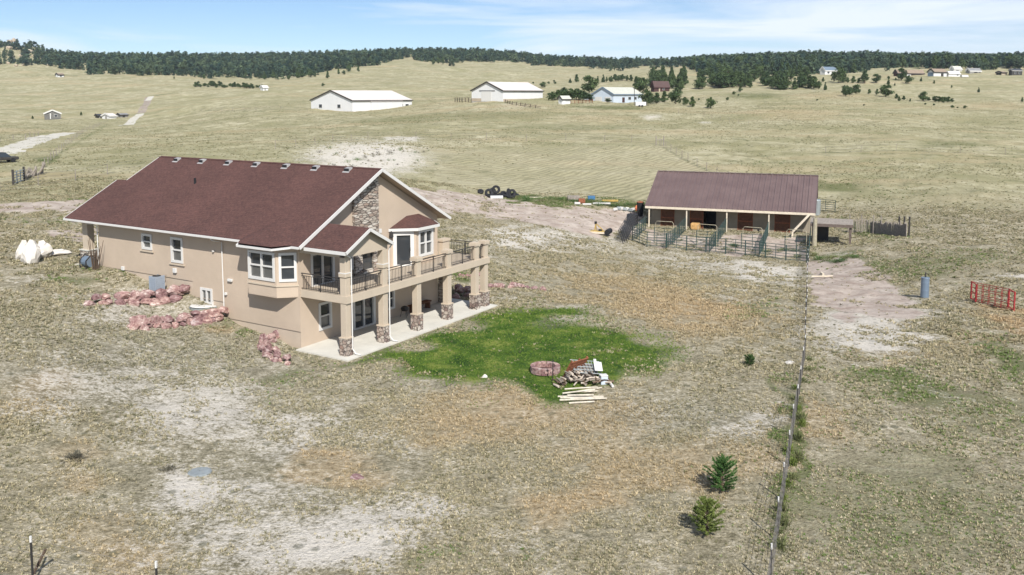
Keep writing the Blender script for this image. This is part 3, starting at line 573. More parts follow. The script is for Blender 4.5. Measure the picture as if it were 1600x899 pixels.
# patio
ptm = MB()
for i in range(5):
    ptm.box(-.42+(13.4/5)*i+(.008 if i else 0), -.42+(13.4/5)*(i+1)-.008, -.42, 3.04, -.15, 0)
pat = ptm.build('patio', M['concrete'], None, HO, math.pi/2-HYAW); tag(pat, kind='structure')
def hthing(name, p, q, z, label, cat, group=None, rz=0): return empty(name, hw(p, q, z), math.pi/2-HYAW+rz, label, cat, group)
b = hthing('bench', 9.4, 2.75, 0, 'low brown wooden bench against the wall under the deck', 'bench')
MB().box(-.9,.9,-.2,.2,.40,.46).build('seat', M['redwood'], b)
for s in (-.75, .75): MB().box(s-.05, s+.05, -.17, .17, 0, .40).build('leg', M['redwood'], b)
g = hthing('grill', 7.7, 2.55, 0, 'small dark kettle grill under the deck beside the bench', 'grill')
MB().lathe([(.02,.32),(.18,.36),(.24,.48),(.18,.60),(.02,.66)], 12).build('kettle', M['iron'], g)
for k in range(3):
    a = k*2.1; MB().tube([(.16*math.cos(a),.16*math.sin(a),.38),(.26*math.cos(a),.26*math.sin(a),0)], .015, 5).build('leg', M['iron'], g)
# air conditioner
ac = hthing('air_conditioner', -.85, 13.2, 0, 'grey boxy outdoor air conditioner on a pad beside the tan side wall', 'air conditioner'); ac.location = hw(-.85, 13.2, 1.86); ac.scale = (.68, .68, .95)
MB().box(-.5,.5,-.5,.5,-.15,.06).build('pad', M['concrete'], ac)
cas = MB(); cas.box(-.4,.4,-.4,.4,.10,.92)
for k in range(7):
    z = .16+k*.105
    for s in (-1, 1): cas.box(s*.4-.012, s*.4+.012, -.36, .36, z, z+.05); cas.box(-.36, .36, s*.4-.012, s*.4+.012, z, z+.05)
for sx in (-1, 1):
    for sy in (-1, 1): cas.box(sx*.4-.035, sx*.4+.035, sy*.4-.035, sy*.4+.035, .07, .95)
cas.build('casing', M['acgrey'], ac); MB().lathe([(.33,.925),(.33,.95),(.28,.955),(.26,.93),(.05,.93)], 20).build('fan_grille', M['iron'], ac)
MB().tube([(.4,-.1,.3),(.55,-.12,.3),(.72,-.14,.55),(.79,-.14,.9)], .02, 5).build('refrigerant_line', M['black'], ac)
ww = hthing('window_well', -.05, 10.05, 1.22, 'white half-round cover on the basement window well', 'window well')
MB().add([(0,-.75,.12)]+[(-1.0*math.sin(math.pi*k/12),-.75*math.cos(math.pi*k/12),.12+.05*math.sin(math.pi*k/12)) for k in range(1,12)]+[(0,.75,.12)]+[(0,-.72,.16)]+[(-.93*math.sin(math.pi*k/12),-.7*math.cos(math.pi*k/12),.2) for k in range(1,12)]+[(0,.72,.16)],
     [(k,k+1,k+14,k+13) for k in range(12)]+[tuple(range(13,26))]).build('cover', M['white'], ww)
r = MB(); 
for k in range(12):
    a0, a1 = math.pi*k/12, math.pi*(k+1)/12; r.bar((-1.02*math.sin(a0),-.77*math.cos(a0),-.12),(-1.02*math.sin(a1),-.77*math.cos(a1),-.12),.04,.5)
r.build('ring', M['galv'], ww)

# ------------------------------------------------------------------ boulders
def rock_mesh(seed, flat=.8):
    rs = random.Random(seed); import bmesh
    bm = bmesh.new(); bmesh.ops.create_cube(bm, size=1); bmesh.ops.subdivide_edges(bm, edges=bm.edges[:], cuts=3, use_grid_fill=True)
    cuts = [(Vector((rs.uniform(-1,1), rs.uniform(-1,1), rs.uniform(-.5,1))).normalized(), rs.uniform(.30,.46)) for _ in range(14)]
    for v in bm.verts:
        v.co = v.co.lerp(v.co.normalized()*.55, .30)
        for nrm, d in cuts:
            k = v.co.dot(nrm)-d
            if k > 0: v.co -= nrm*k
        v.co += Vector((rs.uniform(-.05,.05), rs.uniform(-.05,.05), rs.uniform(-.05,.05))); v.co.z *= flat
    me = bpy.data.meshes.new('boulder'); bm.to_mesh(me); bm.free(); return me
RK = [rock_mesh(i) for i in range(8)]
for me in RK: me.materials.append(M['pink'])
WR = [rock_mesh(20+i, 1) for i in range(4)]
for me in WR: me.materials.append(M['whiterock'])
def boulder(loc, sx, sy, sz, rz, meshes, label, group=None, name='boulder'):
    o = bpy.data.objects.new(name, random.choice(meshes)); COL.objects.link(o); o.location = loc; o.scale = (sx, sy, sz); o.rotation_euler = (random.uniform(-.2,.2), random.uniform(-.2,.2), rz)
    return tag(o, label, 'boulder', group)
def rockrow(pts, size, label, group, layers=1, jit=.15):       # along ground points given in the photo's frame
    P = [place(*p) for p in pts]; d = 0
    for a, b in zip(P, P[1:]):
        L = (b-a).length; k = max(1, round(L/(size*.72))); rz = math.atan2(b.y-a.y, b.x-a.x)
        for i in range(k):
            for l in range(layers):
                p = a.lerp(b, (i+.5+random.uniform(-.2,.2)+l*.4)/k); s = size*random.uniform(.8,1.35)
                p = Vector((p.x+random.uniform(-jit,jit), p.y+random.uniform(-jit,jit)+l*.28, 0)); p.z = gz(p.x, p.y)+s*.16+l*size*.42
                boulder(p, s*random.uniform(.85,1.3), s*.75, s*random.uniform(.6,.95), rz+random.uniform(-.5,.5), RK, label, group)
rockrow([(133,477),(165,475),(205,474)], .66, 'pink boulder at the low left end of the upper retaining wall by the house', 'low end of the upper boulder wall', 2, .08)
rockrow([(205,475),(250,473),(290,467)], .78, 'pink boulder in the tall stretch of the upper retaining wall below the air conditioner', 'boulders of the upper retaining wall', 2, .08)
rockrow([(203,513),(240,511),(290,507)], .58, 'pink boulder in the left half of the lower retaining wall', 'left half of the lower boulder wall', 2, .08)
rockrow([(290,507),(330,503),(348,499)], .62, 'pink boulder beside the white downspout in the lower retaining wall', 'boulders near the downspout', 2, .06)
rockrow([(434,528),(412,538),(405,548),(425,560),(448,570)], .46, 'small pink boulder in the crooked row before the front corner', 'crooked boulder row at the house corner', 2, .18)
rockrow([(716,464),(735,465),(752,463)], .7, 'dark pink boulder heaped beyond the patio under the deck end', 'boulder bank beyond the patio', 2, .3)
rockrow([(715,430),(740,432),(765,430)], .42, 'pink boulder in the upper row right of the deck', 'upper boulder row behind the deck')
rockrow([(766,449),(790,448),(820,449),(848,452)], .45, 'flat pink boulder in the row running right from the deck columns', 'boulder row right of the deck', 1, .2)
for px, py, w, h, lab in ((50,410,1.9,2.4,'tall white boulder, the leftmost by the porch'),(36,405,1.3,1.9,'jagged white boulder leaning on the tallest one'),(67,404,1.6,1.8,'rounded white boulder right of the tall one'),(88,398,2.4,.45,'long flat white rock lying right of the boulders')):
    p = place(px, py); boulder(p+Vector((0,0,h*.27)), w*.66, w*.52, h*(.72 if h > 1 else 1.0), 1, WR, lab)
p = place(560,747); boulder(p, .65, .5, .10, 0, RK, 'flat pinkish white rock lying in the dry foreground grass', name='flat_rock')
p = place(757,590); boulder(p+Vector((0,0,.04)), .26, .2, .22, 0, WR, 'small white stone lying on the green lawn', name='stone')
p = place(1234,569); boulder(p+Vector((0,0,.05)), .5, .3, .25, 0, WR, 'small white stone lying beside the long wire fence', name='stone')
ut = empty('utility_cover', place(312,738)+Vector((0,0,.0)), .3, 'round blue-grey ground cover set in the foreground grass', 'cover')
MB().lathe([(.40,-.05),(.39,.02),(.34,.04),(.02,.05)], 14).build('lid', M['galv'], ut)

# ------------------------------------------------------------------ firepit, wood and scrap on the lawn
fpit = empty('fire_pit', place(852,581), 0, 'round pink stone fire pit on the lawn', 'fire pit'); fpit.location.z += .02
for ring in range(3):
    for k in range(15):
        a = 2*math.pi*(k+.5*(ring % 2))/15; m_ = MB(); r0, r1 = .48, .70; h = .095
        a0, a1 = a-math.pi/15*.88, a+math.pi/15*.88
        m_.hexa([(r0*math.cos(a0),r0*math.sin(a0),ring*h),(r1*math.cos(a0),r1*math.sin(a0),ring*h),(r1*math.cos(a1),r1*math.sin(a1),ring*h),(r0*math.cos(a1),r0*math.sin(a1),ring*h)]+[(x*math.cos(t_a),x*math.sin(t_a),ring*h+h*.94) for x, t_a in ((r0,a0),(r1,a0),(r1,a1),(r0,a1))])
        m_.build('stone_block', M['pink'], fpit)
MB().lathe([(.5,.05),(.3,.08),(.02,.1)], 14).build('ash_bed', M['ash'], fpit)
sk = empty('garden_stake', place(863,596), 0, 'thin dark stake standing between fire pit and woodpile', 'stake'); MB().tube([(0,0,0),(.03,0,1.0)], .02, 5).build('rod', M['iron'], sk); MB().box(-.05,.05,-.02,.02,.9,.93).build('crosspiece', M['iron'], sk)
LOGM = [simple('log_%s' % k, c, .9, .3, 6) for k, c in (('brown',(.13,.09,.06)),('grey',(.26,.22,.18)),('pale',(.55,.47,.38)),('dark',(.06,.045,.035)))]
def log(loc, rot, L, r, lab, grp, name='log', mat=None, up=0):
    m_ = MB(); m_.tube([(-L/2,0,0),(0,random.uniform(-.02,.02),random.uniform(0,.02)),(L/2,0,0)], [r,r*.95,r*.85], 7)
    o = m_.build(name, mat or random.choice(LOGM), None, loc); o.rotation_euler = rot; return tag(o, lab, 'log' if name == 'log' else 'pole', grp)
A0, A1 = place(868,606), place(908,592)
for k in range(34):
    t_ = k/33; p = A0.lerp(A1, t_); l = (k % 2)
    log(p+Vector((random.uniform(-.05,.05),random.uniform(-.12,.12)+.1*l,.09+l*.14+.16*(t_ > .4))), (0, random.uniform(-.05,.05), 2.05+random.uniform(-.12,.12)), random.uniform(.36,.5), random.uniform(.035,.055), 'split firewood log in the row left of the scrap pile', 'row of split firewood')
B0 = place(925,600)
for k in range(54):
    a = random.uniform(0, 6.3); rr_ = random.uniform(0,.85)**.8
    log(B0+Vector((rr_*math.cos(a)*1.0, rr_*math.sin(a)*.6, .08+.42*(1-rr_)*random.uniform(.4,1))), (0, random.uniform(-.25,.25), random.uniform(0,3.1)), random.uniform(.25,.5), random.uniform(.03,.05), 'rough firewood chunk in the heap behind the peeled poles', 'heap of firewood chunks')
for k in range(10):
    y = 629-k*1.6; x0, x1 = 871+random.uniform(-3,14), 946-random.uniform(-3,12); a = place(x0, y+random.uniform(-2,5)); b = place(x1, y+random.uniform(-8,4)); c_ = (a+b)/2
    log(c_+Vector((0,0,.06+.05*(k % 3))), (0, random.uniform(-.03,.03), math.atan2(b.y-a.y, b.x-a.x)), (b-a).length*random.uniform(.7,1), random.uniform(.03,.045), 'long peeled pale pole lying in front of the woodpile', 'peeled poles by the woodpile', 'pole', M['palebark'])
pl = empty('pallet', place(893,588), .9, 'reddish wooden pallet leaning on the scrap pile', 'pallet')
for k in range(6): MB().box(-.55,.55,-.02,.02,.05+k*.17,.17+k*.17).build('slat', M['rust'], pl)
for s in (-.5,0,.5): MB().box(s-.03,s+.03,.021,.09,0,1.05).build('stringer', M['rust'], pl)
pl.rotation_euler = (.55, 0, .75)
sh = empty('metal_sheet', place(934,590)+Vector((0,0,.5)), .2, 'white bent metal sheet on top of the scrap pile', 'sheet'); MB().slab([(-.18,-.3),(.18,-.3),(.18,.25),(-.18,.25)], lambda x, y: .05+.2*x*x, lambda x, y: .03+.2*x*x).build('panel', M['white'], sh); sh.rotation_euler = (.5, .1, .1)
MB().box(-.17,-.05,.25,.42,.03,.06).build('flap', M['white'], sh)
cc = empty('cooler', place(943,600), .25, 'pale blue cooler box beside the scrap pile', 'cooler'); MB().box(-.16,.16,-.14,.14,0,.36).build('body', M['palebluewall'], cc, bevel=.02); MB().box(-.17,.17,-.15,.15,.365,.42).build('lid', M['white'], cc, bevel=.02)
pk = empty('pipe', place(950,598), .2, 'white plastic pipe lying right of the blue cooler', 'pipe'); MB().tube([(0,-.7,.06),(0,.6,.1)], .06, 8).build('tube', M['white'], pk)
gs_ = empty('wire_mesh_sheet', place(917,590)+Vector((0,0,.45)), .3, 'greenish grey wire panel lying over the scrap pile', 'panel'); m_ = MB()
for k in range(9): m_.tube([(-.7+k*.16,-.4,0),(-.6+k*.15,.4,.1)], .018, 4)
for k in range(5): m_.tube([(-.75,-.4+k*.2,0+k*.025),(.7,-.4+k*.2,k*.025)], .018, 4)
m_.build('mesh_grid', M['galv'], gs_); gs_.rotation_euler = (.35, .15, .3); MB().box(-.5,.5,-.35,.4,-.09,-.05).build('board', M['greywood'], gs_)

# ------------------------------------------------------------------ things by the front porch
bk = hthing('barrel', -.55, 19.95, 0, 'blue-grey barrel tipped in a dark rack beside the porch column', 'barrel'); bk.location.z = gz(bk.location.x, bk.location.y)+.35
m_ = MB(); m_.tube([(0,-.32,0),(0,.32,0)], .32, 14); m_.build('drum', M['bluegrey'], bk)
m_ = MB()
for s in (-.3,.3): m_.bar((-.36,s,.1),(0,s,.42),.05); m_.bar((0,s,.42),(.36,s,.1),.05); m_.bar((-.36,s,.1),(-.36,s,-.38),.05); m_.bar((.36,s,.1),(.36,s,-.38),.05)
m_.build('rack', M['iron'], bk)
tw = hthing('trellis', -.7, 19.1, 0, 'rusty branching rod trellis standing at the house corner', 'trellis'); tw.location.z = gz(tw.location.x, tw.location.y)-.05; m_ = MB()
rs = random.Random(4)
for k in range(9):
    x = rs.uniform(-.3,.3); y = rs.uniform(-.3,.3); m_.tube([(x*.5,y*.5,0),(x,y,.7+rs.uniform(0,.3)),(x*1.6,y*1.6,1.2+rs.uniform(0,.9))], [.035,.025,.012], 5)
m_.build('rods', M['bark'], tw)

# ------------------------------------------------------------------ fences
def wire_fence(name, pts, label, spacing=2.8, h=1.3, wires=5, pm='iron', r=.03, tip=True, wr=.007, stays=0, cat='fence', lean=.03, group=None):
    L = []; P = [Vector(p) for p in pts]
    f = empty(name, ground_pt(P[0].x, P[0].y), 0, label, cat, group); o = f.location
    for a, b in zip(P, P[1:]):
        k = max(1, round((b-a).length/spacing)); L += [a.lerp(b, i/k) for i in range(k)]
    L.append(P[-1]); L = [ground_pt(p.x, p.y)-o for p in L]
    for p in L:
        m_ = MB(); q = p+Vector((random.uniform(-lean,lean), random.uniform(-lean,lean), h*random.uniform(.96,1.04))); m_.tube([p-Vector((0,0,.15)), q], r, 5); po_ = m_.build('post', M[pm], f)
        if tip: MB().tube([p.lerp(q,.89), q+Vector((0,0,.01))], r+.003, 5).build('post_tip', M['white'], po_)
    w = MB()
    for j in range(wires):
        z = h*(.12+.82*j/(wires-1))
        for a, b in zip(L, L[1:]): w.tube([a+Vector((0,0,z)), a.lerp(b,.5)+Vector((0,0,z-.015)), b+Vector((0,0,z))], wr, 3, False)
    for a, b in zip(L, L[1:]):
        for i in range(stays): p = a.lerp(b,(i+.5)/stays); w.tube([p+Vector((0,0,.1)), p+Vector((0,0,h*.94))], wr, 3, False)
    w.build('wire', M['wire'], f); return f
T0 = Vector((6.69,21.95,0)); T1 = Vector((10.44,32.11,0)); ud = (T1-T0).normalized(); E0 = place(1262,411)
wire_fence('wire_fence', [T0-ud*4*2.707, T0, T1, T1+ud*10.8, E0], 'long wire fence with white-tipped posts running from the foreground to the barn pens', 2.707, 1.3, 6, wr=.006, stays=6, r=.024)
a = at_z(48,852,1.35); b = at_z(243,880,1.35)
wire_fence('wire_fence', [a-(b-a), a, b, b+(b-a)], 'low wire fence with two white-tipped posts in the lower left corner', (b-a).length, 1.35, 4, wr=.005)
lp = empty('broken_post', at_z(58,893,.35)-Vector((0,0,.35)), 0, 'dark broken post leaning right beside the corner fence post', 'post'); MB().tube([(-.25,0,0),(.2,.1,.9)], .04, 6).build('stick', M['bark'], lp)
def GP(*l): return [place(*p) for p in l]
wire_fence('field_fence', GP((430,233),(520,222),(575,217),(650,217),(760,219),(945,222),(1031,227)), 'thin wire field fence along the top of the mown paddock', 8, 1.5, 4, 'greywood', .05, False, .012)
wire_fence('field_fence', GP((1033,228),(1075,252),(1120,275),(1180,300)), 'thin wire fence running down from the paddock corner behind the barn', 6, 1.4, 4, 'greywood', .05, False, .012)
wire_fence('field_fence', GP((0,301),(60,290),(118,283),(168,273),(240,262)), 'thin wire fence left behind the maroon roof', 7, 1.4, 4, 'greywood', .045, False, .012)
wire_fence('field_fence', GP((1290,240),(1400,236),(1500,240),(1640,246)), 'faint wire fence crossing the open pasture on the right', 9, 1.4, 3, 'greywood', .04, False, .012)
wire_fence('field_fence', GP((300,172),(400,173),(480,174)), 'far wire fence leading to the left white barn', 14, 1.5, 3, 'greywood', .06, False, .02)
wire_fence('field_fence', GP((70,262),(88,243),(112,222),(130,207),(155,196),(170,188)), 'post fence climbing along the pale gravel road', 9, 1.3, 3, 'greywood', .06, False, .008)
wire_fence('field_fence', GP((0,222),(40,218),(60,213)), 'short post fence beside the gravel road at the left edge', 7, 1.4, 3, 'greywood', .08, False, .014)
wire_fence('field_fence', GP((1060,178),(1100,182),(1170,196)), 'far wire fence on the slope below the lone pine', 9, 1.4, 3, 'greywood', .05, False, .012)
hb = empty('fence_brace', place(1031,228), 0, 'wooden H brace at the corner of the mown paddock', 'fence brace'); 
for s in (-.8,.8): MB().tube([(s,0,-.1),(s,0,2.0)], .11, 7).build('post', M['greywood'], hb)
MB().tube([(-.8,0,1.2),(.8,0,1.25)], .08, 6).build('rail', M['greywood'], hb)

# ------------------------------------------------------------------ loafing barn
BY = math.radians(70.0); BU = Vector((math.sin(BY), -math.cos(BY), 0)); BVv = Vector((math.cos(BY), math.sin(BY), 0))
zg = -2.62; L0 = at_z(1011,358,zg); bw = None
def along(C, u, px, z):                                        # length along u from C at which the point is seen at column px
    lo, hi = 0, 200
    for _ in range(50):
        m_ = (lo+hi)/2; q = C+u*m_
        if project(q.x, q.y, z)[0] < px: lo = m_
        else: hi = m_
    return lo
BW = along(L0, BU, 1268, zg); barn = empty('barn', L0, math.atan2(BU.y, BU.x), 'open-fronted barn with a plum metal roof and brown stall doors', 'barn')
EH, BD, RD, RH = 2.62, 2.3, 8.1, 6.0
pw = MB()
Pb = lambda u, z, d: (u, BD+d, z)
doors = [(1.35,2.95,0,2.05),(5.1,6.65,0,2.05),(6.75,8.35,0,2.2),(11.1,12.8,0,2.05),(15.6,17.3,0,2.05)]
sc_ = BW/20.0; doors = [(a*sc_, b*sc_, c, e) for a, b, c, e in doors]
pw.wall(Pb, [0, BW], [0, 3.3], doors, .12)
for x_ in (.0, BW-.04): pw.slab([(x_,BD),(x_+.04,BD),(x_+.04,RD),(x_,RD)], lambda x, y: 2.45+(y-.5)*.445-.06, lambda x, y: -.4); pw.slab([(x_,RD),(x_+.04,RD),(x_+.04,13),(x_,13)], lambda x, y: 5.75-(y-RD)*.6, lambda x, y: -.4)
pw.box(0,BW,13,13.05,-.4,2.75)
for k in range(int(BW/.3)):
    u = .1+k*.3
    if not any(a-.03 < u < b+.03 for a, b, *_ in doors): pw.box(u, u+.03, BD-.02, BD-.002, 0, 3.2)
pw.build('wall', M['barnwall'], barn)
RZ = lambda x, y: EH+(y-.5)*(RH-EH)/(RD-.5) if y <= RD else RH-(y-RD)*.6
rfm = MB()
for y0, y1 in ((.5, RD), (RD, 13.3)):
    rfm.slab([(-.35,y0),(BW+.3,y0),(BW+.3,y1),(-.35,y1)], RZ, lambda x, y: RZ(x, y)-.08)
    for k in range(int((BW+.6)/.305)):
        u = -.33+k*.305; bg_ = k % 2 == 0; rfm.slab([(u,y0),(u+(.13 if bg_ else .05),y0),(u+(.13 if bg_ else .05),y1),(u,y1)], lambda x, y: RZ(x, y)+(.11 if bg_ else .04), lambda x, y: RZ(x, y)-.01)
brf = rfm.build('roof', M['barnroof'], barn)
m_ = MB(); m_.box(-.36,BW+.31,.43,.49,RZ(0,.5)-.28,RZ(0,.5)-.03); m_.build('fascia', M['palewood'], brf); m_ = MB(); m_.bar((-.38,.5,RZ(0,.5)-.05),(-.38,RD,RH-.05),.05,.2); m_.bar((BW+.33,.5,RZ(0,.5)-.05),(BW+.33,RD,RH-.05),.05,.2); m_.bar((-.38,RD,RH+.05),(BW+.33,RD,RH+.05),.3,.06); m_.build('roof_trim', M['barnroof'], brf)
for i, (a, b, c, e) in enumerate(doors):
    if i == 2: MB().box(a, b, BD+2.5, BD+2.55, 0, e).build('stall_interior', M['black'], barn); continue
    d_ = MB(); d_.pbox(Pb, a, b, 1.15, e, .02, .07); d_.pbox(Pb, a, b, 0, 1.1, .02, .07); do = d_.build('door', M['redwood'], barn)
    fr = MB(); fr.pbox(Pb, a-.08, a, 0, e+.08, -.03, .05); fr.pbox(Pb, b, b+.08, 0, e+.08, -.03, .05); fr.pbox(Pb, a, b, e, e+.08, -.03, .05); fr.pbox(Pb, a, b, 1.04, 1.18, -.02, .02); fr.build('door_frame', M['rust'], do)
for px in (1008.5, 1071, 1134, 1200, 1266):
    u = max(.1, min(BW-.1, along(L0, BU, px, zg) if px > 1011 else .1)); MB().box(u-.065,u+.065,.55,.70,-.3,RZ(0,.6)-.1).build('post', M['palewood' if px < 1250 else 'postwood'], barn)
br = MB(); br.bar((BW-.3,.4,2.45),(BW-1.9,-1.2,.7),.16,.16); br.bar((BW-1.9,-1.2,.7),(BW-1.95,-1.25,.0),.16,.16); br.build('loose_brace', M['palewood'], barn)
hay = empty('hay_bale', L0+BU*(5.85*sc_)+BVv*1.9, BY, 'golden hay bale lying in the second stall opening', 'hay bale'); hay.location.z = zg
MB().box(-.8,.8,-.5,.5,0,.75).build('bale', simple('hay', (.50,.30,.12), .95, .3, 6, bm=.6), hay, bevel=.12)
# pens
def panel(a, b, label, h=1.55, bars=6, mat='greenmetal', sheet=False, group='green tube panels of the barn pens', arch=0):
    a = ground_pt(a.x, a.y); b = ground_pt(b.x, b.y); f = empty('pen_panel', a, 0, label, 'fence panel', group); d = b-a; m_ = MB(); r_ = .033
    for t_ in (0, 1): MB().tube([d*t_, d*t_+Vector((0,0,h))], r_*1.2, 6).build('post', M[mat], f)

    for j in range(bars): z = .18+(h-.2)*j/(bars-1); m_.tube([d*0+Vector((0,0,z)), d+Vector((0,0,z))], r_*.85, 5)
    m_.build('rail', M[mat], f); m_ = MB()
    for t_ in ((.5,) if bars < 9 else (.33,.66)): m_.bar(d*t_+Vector((0,0,.18)), d*t_+Vector((0,0,h)), .05, .03)
    m_.build('upright', M[mat], f)
    if arch:
        m_ = MB(); a1, a2 = d*.06, d*.94; m_.tube([a1, a1+Vector((0,0,arch-.2)), a1.lerp(a2,.08)+Vector((0,0,arch)), a1.lerp(a2,.92)+Vector((0,0,arch)), a2+Vector((0,0,arch-.2)), a2], .035, 6); m_.build('arch', M['postwood'], f)
    return f
def run(pts, n, label, **k):
    P = [place(*p) for p in pts]; 
    for a, b in zip(P, P[1:]):
        for i in range(n): panel(a.lerp(b, i/n), a.lerp(b, (i+1)/n-.01), label, **k)
run([(1011,386),(1073,392)], 2, 'green tube panel at the left end of the front pen line', group='front pen panels, left'); run([(1073,392),(1134,397)], 2, 'green tube panel in the front pen line before the black doorway', group='front pen panels, left middle')
run([(1134,397),(1196,404)], 2, 'green tube panel in the front pen line right of the middle', group='front pen panels, right middle'); run([(1196,404),(1261,411)], 2, 'green tube panel in the front pen line ending at the wire fence', group='front pen panels, right')
run([(988,377),(1011,386)], 1, 'short green panel cutting the front left pen corner', group=None)
run([(988,377),(1009,359)], 3, 'green tube panel along the left side of the pens', group='left side pen panels', bars=7)
for i, (x0, y0, x1, y1) in enumerate([(1071,361,1040,389),(1134,363,1108,395),(1200,369,1186,402)]):
    run([(x0,y0),(x1,y1)], 3, 'green partition panel running out from the %s barn post' % ['second', 'middle', 'fourth'][i], group='partition panels, %s row' % ['first', 'second', 'third'][i], bars=9)
run([(1266,374),(1263,410)], 3, 'green panel along the right side of the pens', group='right side pen panels', bars=9)
for i, (x0, x1, y0, y1) in enumerate([(1022,1054,378,380),(1088,1122,383,386),(1158,1193,388,391),(1226,1262,393,396)]):
    run([(x0,y0),(x1,y1)], 1, 'arched grey walk-through gate in the %s pen from the left' % ['first', 'second', 'third', 'fourth'][i], group=None, bars=5, mat='greenmetal', arch=2.25)
# leaning panels and tubs left of the pen
for k in range(4):
    a = place(974+k*3, 381-k*1.5); b = place(990+k*3, 364-k*2); f = panel(a, b, 'dark panel leaning in the stack left of the pens', h=1.5, mat='iron', group='stacked leaning panels'); f.rotation_euler = (.0, -.35, 0)
tb = empty('water_tank', place(988,352), .3, 'tall black plastic tank at the left corner of the barn', 'tank'); MB().lathe([(0,0),(.62,.02),(.66,.15),(.66,1.2),(.6,1.3),(0,1.3)], 18).build('body', M['black'], tb)
tb2 = empty('trash_bin', place(1000,338), .3, 'black bin with an orange lid behind the barn corner', 'bin'); MB().lathe([(0,0),(.34,.02),(.42,1.7)], 12).build('body', M['black'], tb2); MB().lathe([(.44,1.7),(.44,1.78),(.05,1.9)], 12).build('lid', M['rust'], tb2)
wc = empty('feed_sack', place(997,330), .3, 'orange and white sack beside the black bin', 'sack'); MB().lathe([(.05,0),(.38,.1),(.42,.4),(.3,.7),(.08,.8)], 8).build('bag', simple('orange_sack', (.7,.22,.10), .8, .3, 3), wc)
# lean-to on the right
ls = empty('shelter', place(1297,384), math.atan2(BU.y, BU.x), 'small weathered lean-to shelter right of the barn', 'shelter')
for x in (-1.7, 1.9):
    for y in (0, 2.6): MB().box(x-.09,x+.09,y-.09,y+.09,-.5,2.1).build('post', M['leanwood'], ls)
MB().slab([(-2.0,-.25),(2.15,-.25),(2.15,2.9),(-2.0,2.9)], lambda x, y: 2.28+.05*y, lambda x, y: 2.14+.05*y).build('roof', M['greywood'], ls); MB().box(-2.0,2.15,-.28,-.25,1.95,2.24).build('fascia', M['leanwood'], ls)
MB().box(-1.75,-.2,2.4,2.5,-.3,2.1).build('wall', M['dark'], ls)
fr = MB(); fr.bar((.2,-.2,.75),(2.2,-1.0,.15),.06); fr.bar((.2,-.2,.35),(2.2,-1.0,-.2),.06); fr.bar((1.2,-.6,.5),(1.2,-.6,-.1),.06); gate = empty('metal_gate', ls.location.copy(), ls.rotation_euler.z, 'black tube gate lying open in front of the lean-to', 'gate'); fr.build('frame', M['iron'], gate)
tn = empty('stock_tank', place(1275,336), 0, 'pale metal bin standing behind the right end of the barn', 'tank'); MB().lathe([(0,0),(.5,.0),(.52,1.8),(.45,1.9),(0,1.9)], 12).build('body', M['galv'], tn)
pp = empty('gate_post', place(1272,385), 0, 'stout peeled post at the right front barn corner', 'post'); MB().tube([(0,0,-.2),(.03,0,2.9)], [.26,.2], 9).build('trunk', M['postwood'], pp)
sf = empty('board_fence', place(1325,362), 0, 'grey weathered board fence right of the lean-to', 'fence'); Q = GP((1325,364),(1360,364),(1418,371)); o0 = sf.location
for a, b in zip(Q, Q[1:]):
    k = int((b-a).length/.16)
    m_ = MB()
    for i in range(k):
        p = a.lerp(b, i/k); p = ground_pt(p.x, p.y)-o0; hh = random.uniform(1.15,1.5); m_.bar(p, p+Vector((random.uniform(-.04,.04),0,hh)), .10, .03)
    m_.build('boards', M['greywood'], sf)
for px in (1327, 1345, 1364, 1376, 1404, 1412, 1420):
    p = place(px, 363+(px-1325)*.07)-o0; MB().tube([p, p+Vector((0,0,2.0))], .09 if px > 1400 else .05, 6).build('post', M['dark' if px > 1400 else 'greywood'], sf)
run([(1275,330),(1305,333)], 1, 'green tube panel standing behind the lean-to', group=None, mat='greenmetal')
# tall hydrant with insulated blue-grey drum
hy = empty('hydrant', place(1444.5,465), 0, 'blue-grey drum around a yard hydrant standing in the bare lot', 'hydrant')
MB().lathe([(0,0),(.27,0),(.28,.05),(.27,.5),(.285,.52),(.27,.54),(.27,1.05),(.285,1.07),(.27,1.09),(.27,1.38),(.29,1.40),(.27,1.43),(.0,1.44)], 18).build('drum', M['bluegrey'], hy); MB().tube([(0,0,1.4),(0,0,1.78)], .04, 7).build('pipe', M['iron'], hy); MB().tube([(0,0,1.72),(.16,0,1.66)], .03, 6).build('spout', M['iron'], hy)
# round bale feeder, on its side
fd = empty('bale_feeder', place(1556,482), 0, 'red tube bale feeder standing on the dirt at the right edge', 'bale feeder')
pL = place(1524,473)-fd.location; pR = place(1584,487)-fd.location; pLb = pL+Vector((.15,.9,0)); pRb = pR+Vector((.15,.9,0)); up = Vector((0,0,1.25)); m_ = MB()
for a, b in ((pL,pR),(pLb,pRb)):
    for z in (.1,.45,.85,1.22): m_.tube([a+Vector((0,0,z)), b+Vector((0,0,z))], .02, 5)
    for i in range(7): m_.tube([a.lerp(b,i/6), a.lerp(b,i/6)+up], .018, 5)
m_.build('bar', M['redpaint'], fd)
for a, b in ((pL,pLb),(pR,pRb)):
    m_ = MB()
    for z in (.1,.6,1.22): m_.tube([a+Vector((0,0,z)), b+Vector((0,0,z))], .035, 5)
    m_.bar(a+Vector((0,.0,.05)), a+up, .07,.09); m_.bar(b+Vector((0,0,.05)), b+up, .07,.09); m_.build('end_frame', M['redpaint'], fd)
wd = empty('wood_scrap', place(1286,432), 0, 'bleached L-shaped board lying in the lot beside the fence', 'board'); MB().box(-.1,.06,-.1,.5,.02,.28).build('upright', M['palewood'], wd); MB().bar((-1.1,-.3,.06),(.75,-.25,.08),.1).build('rail', M['palewood'], wd)
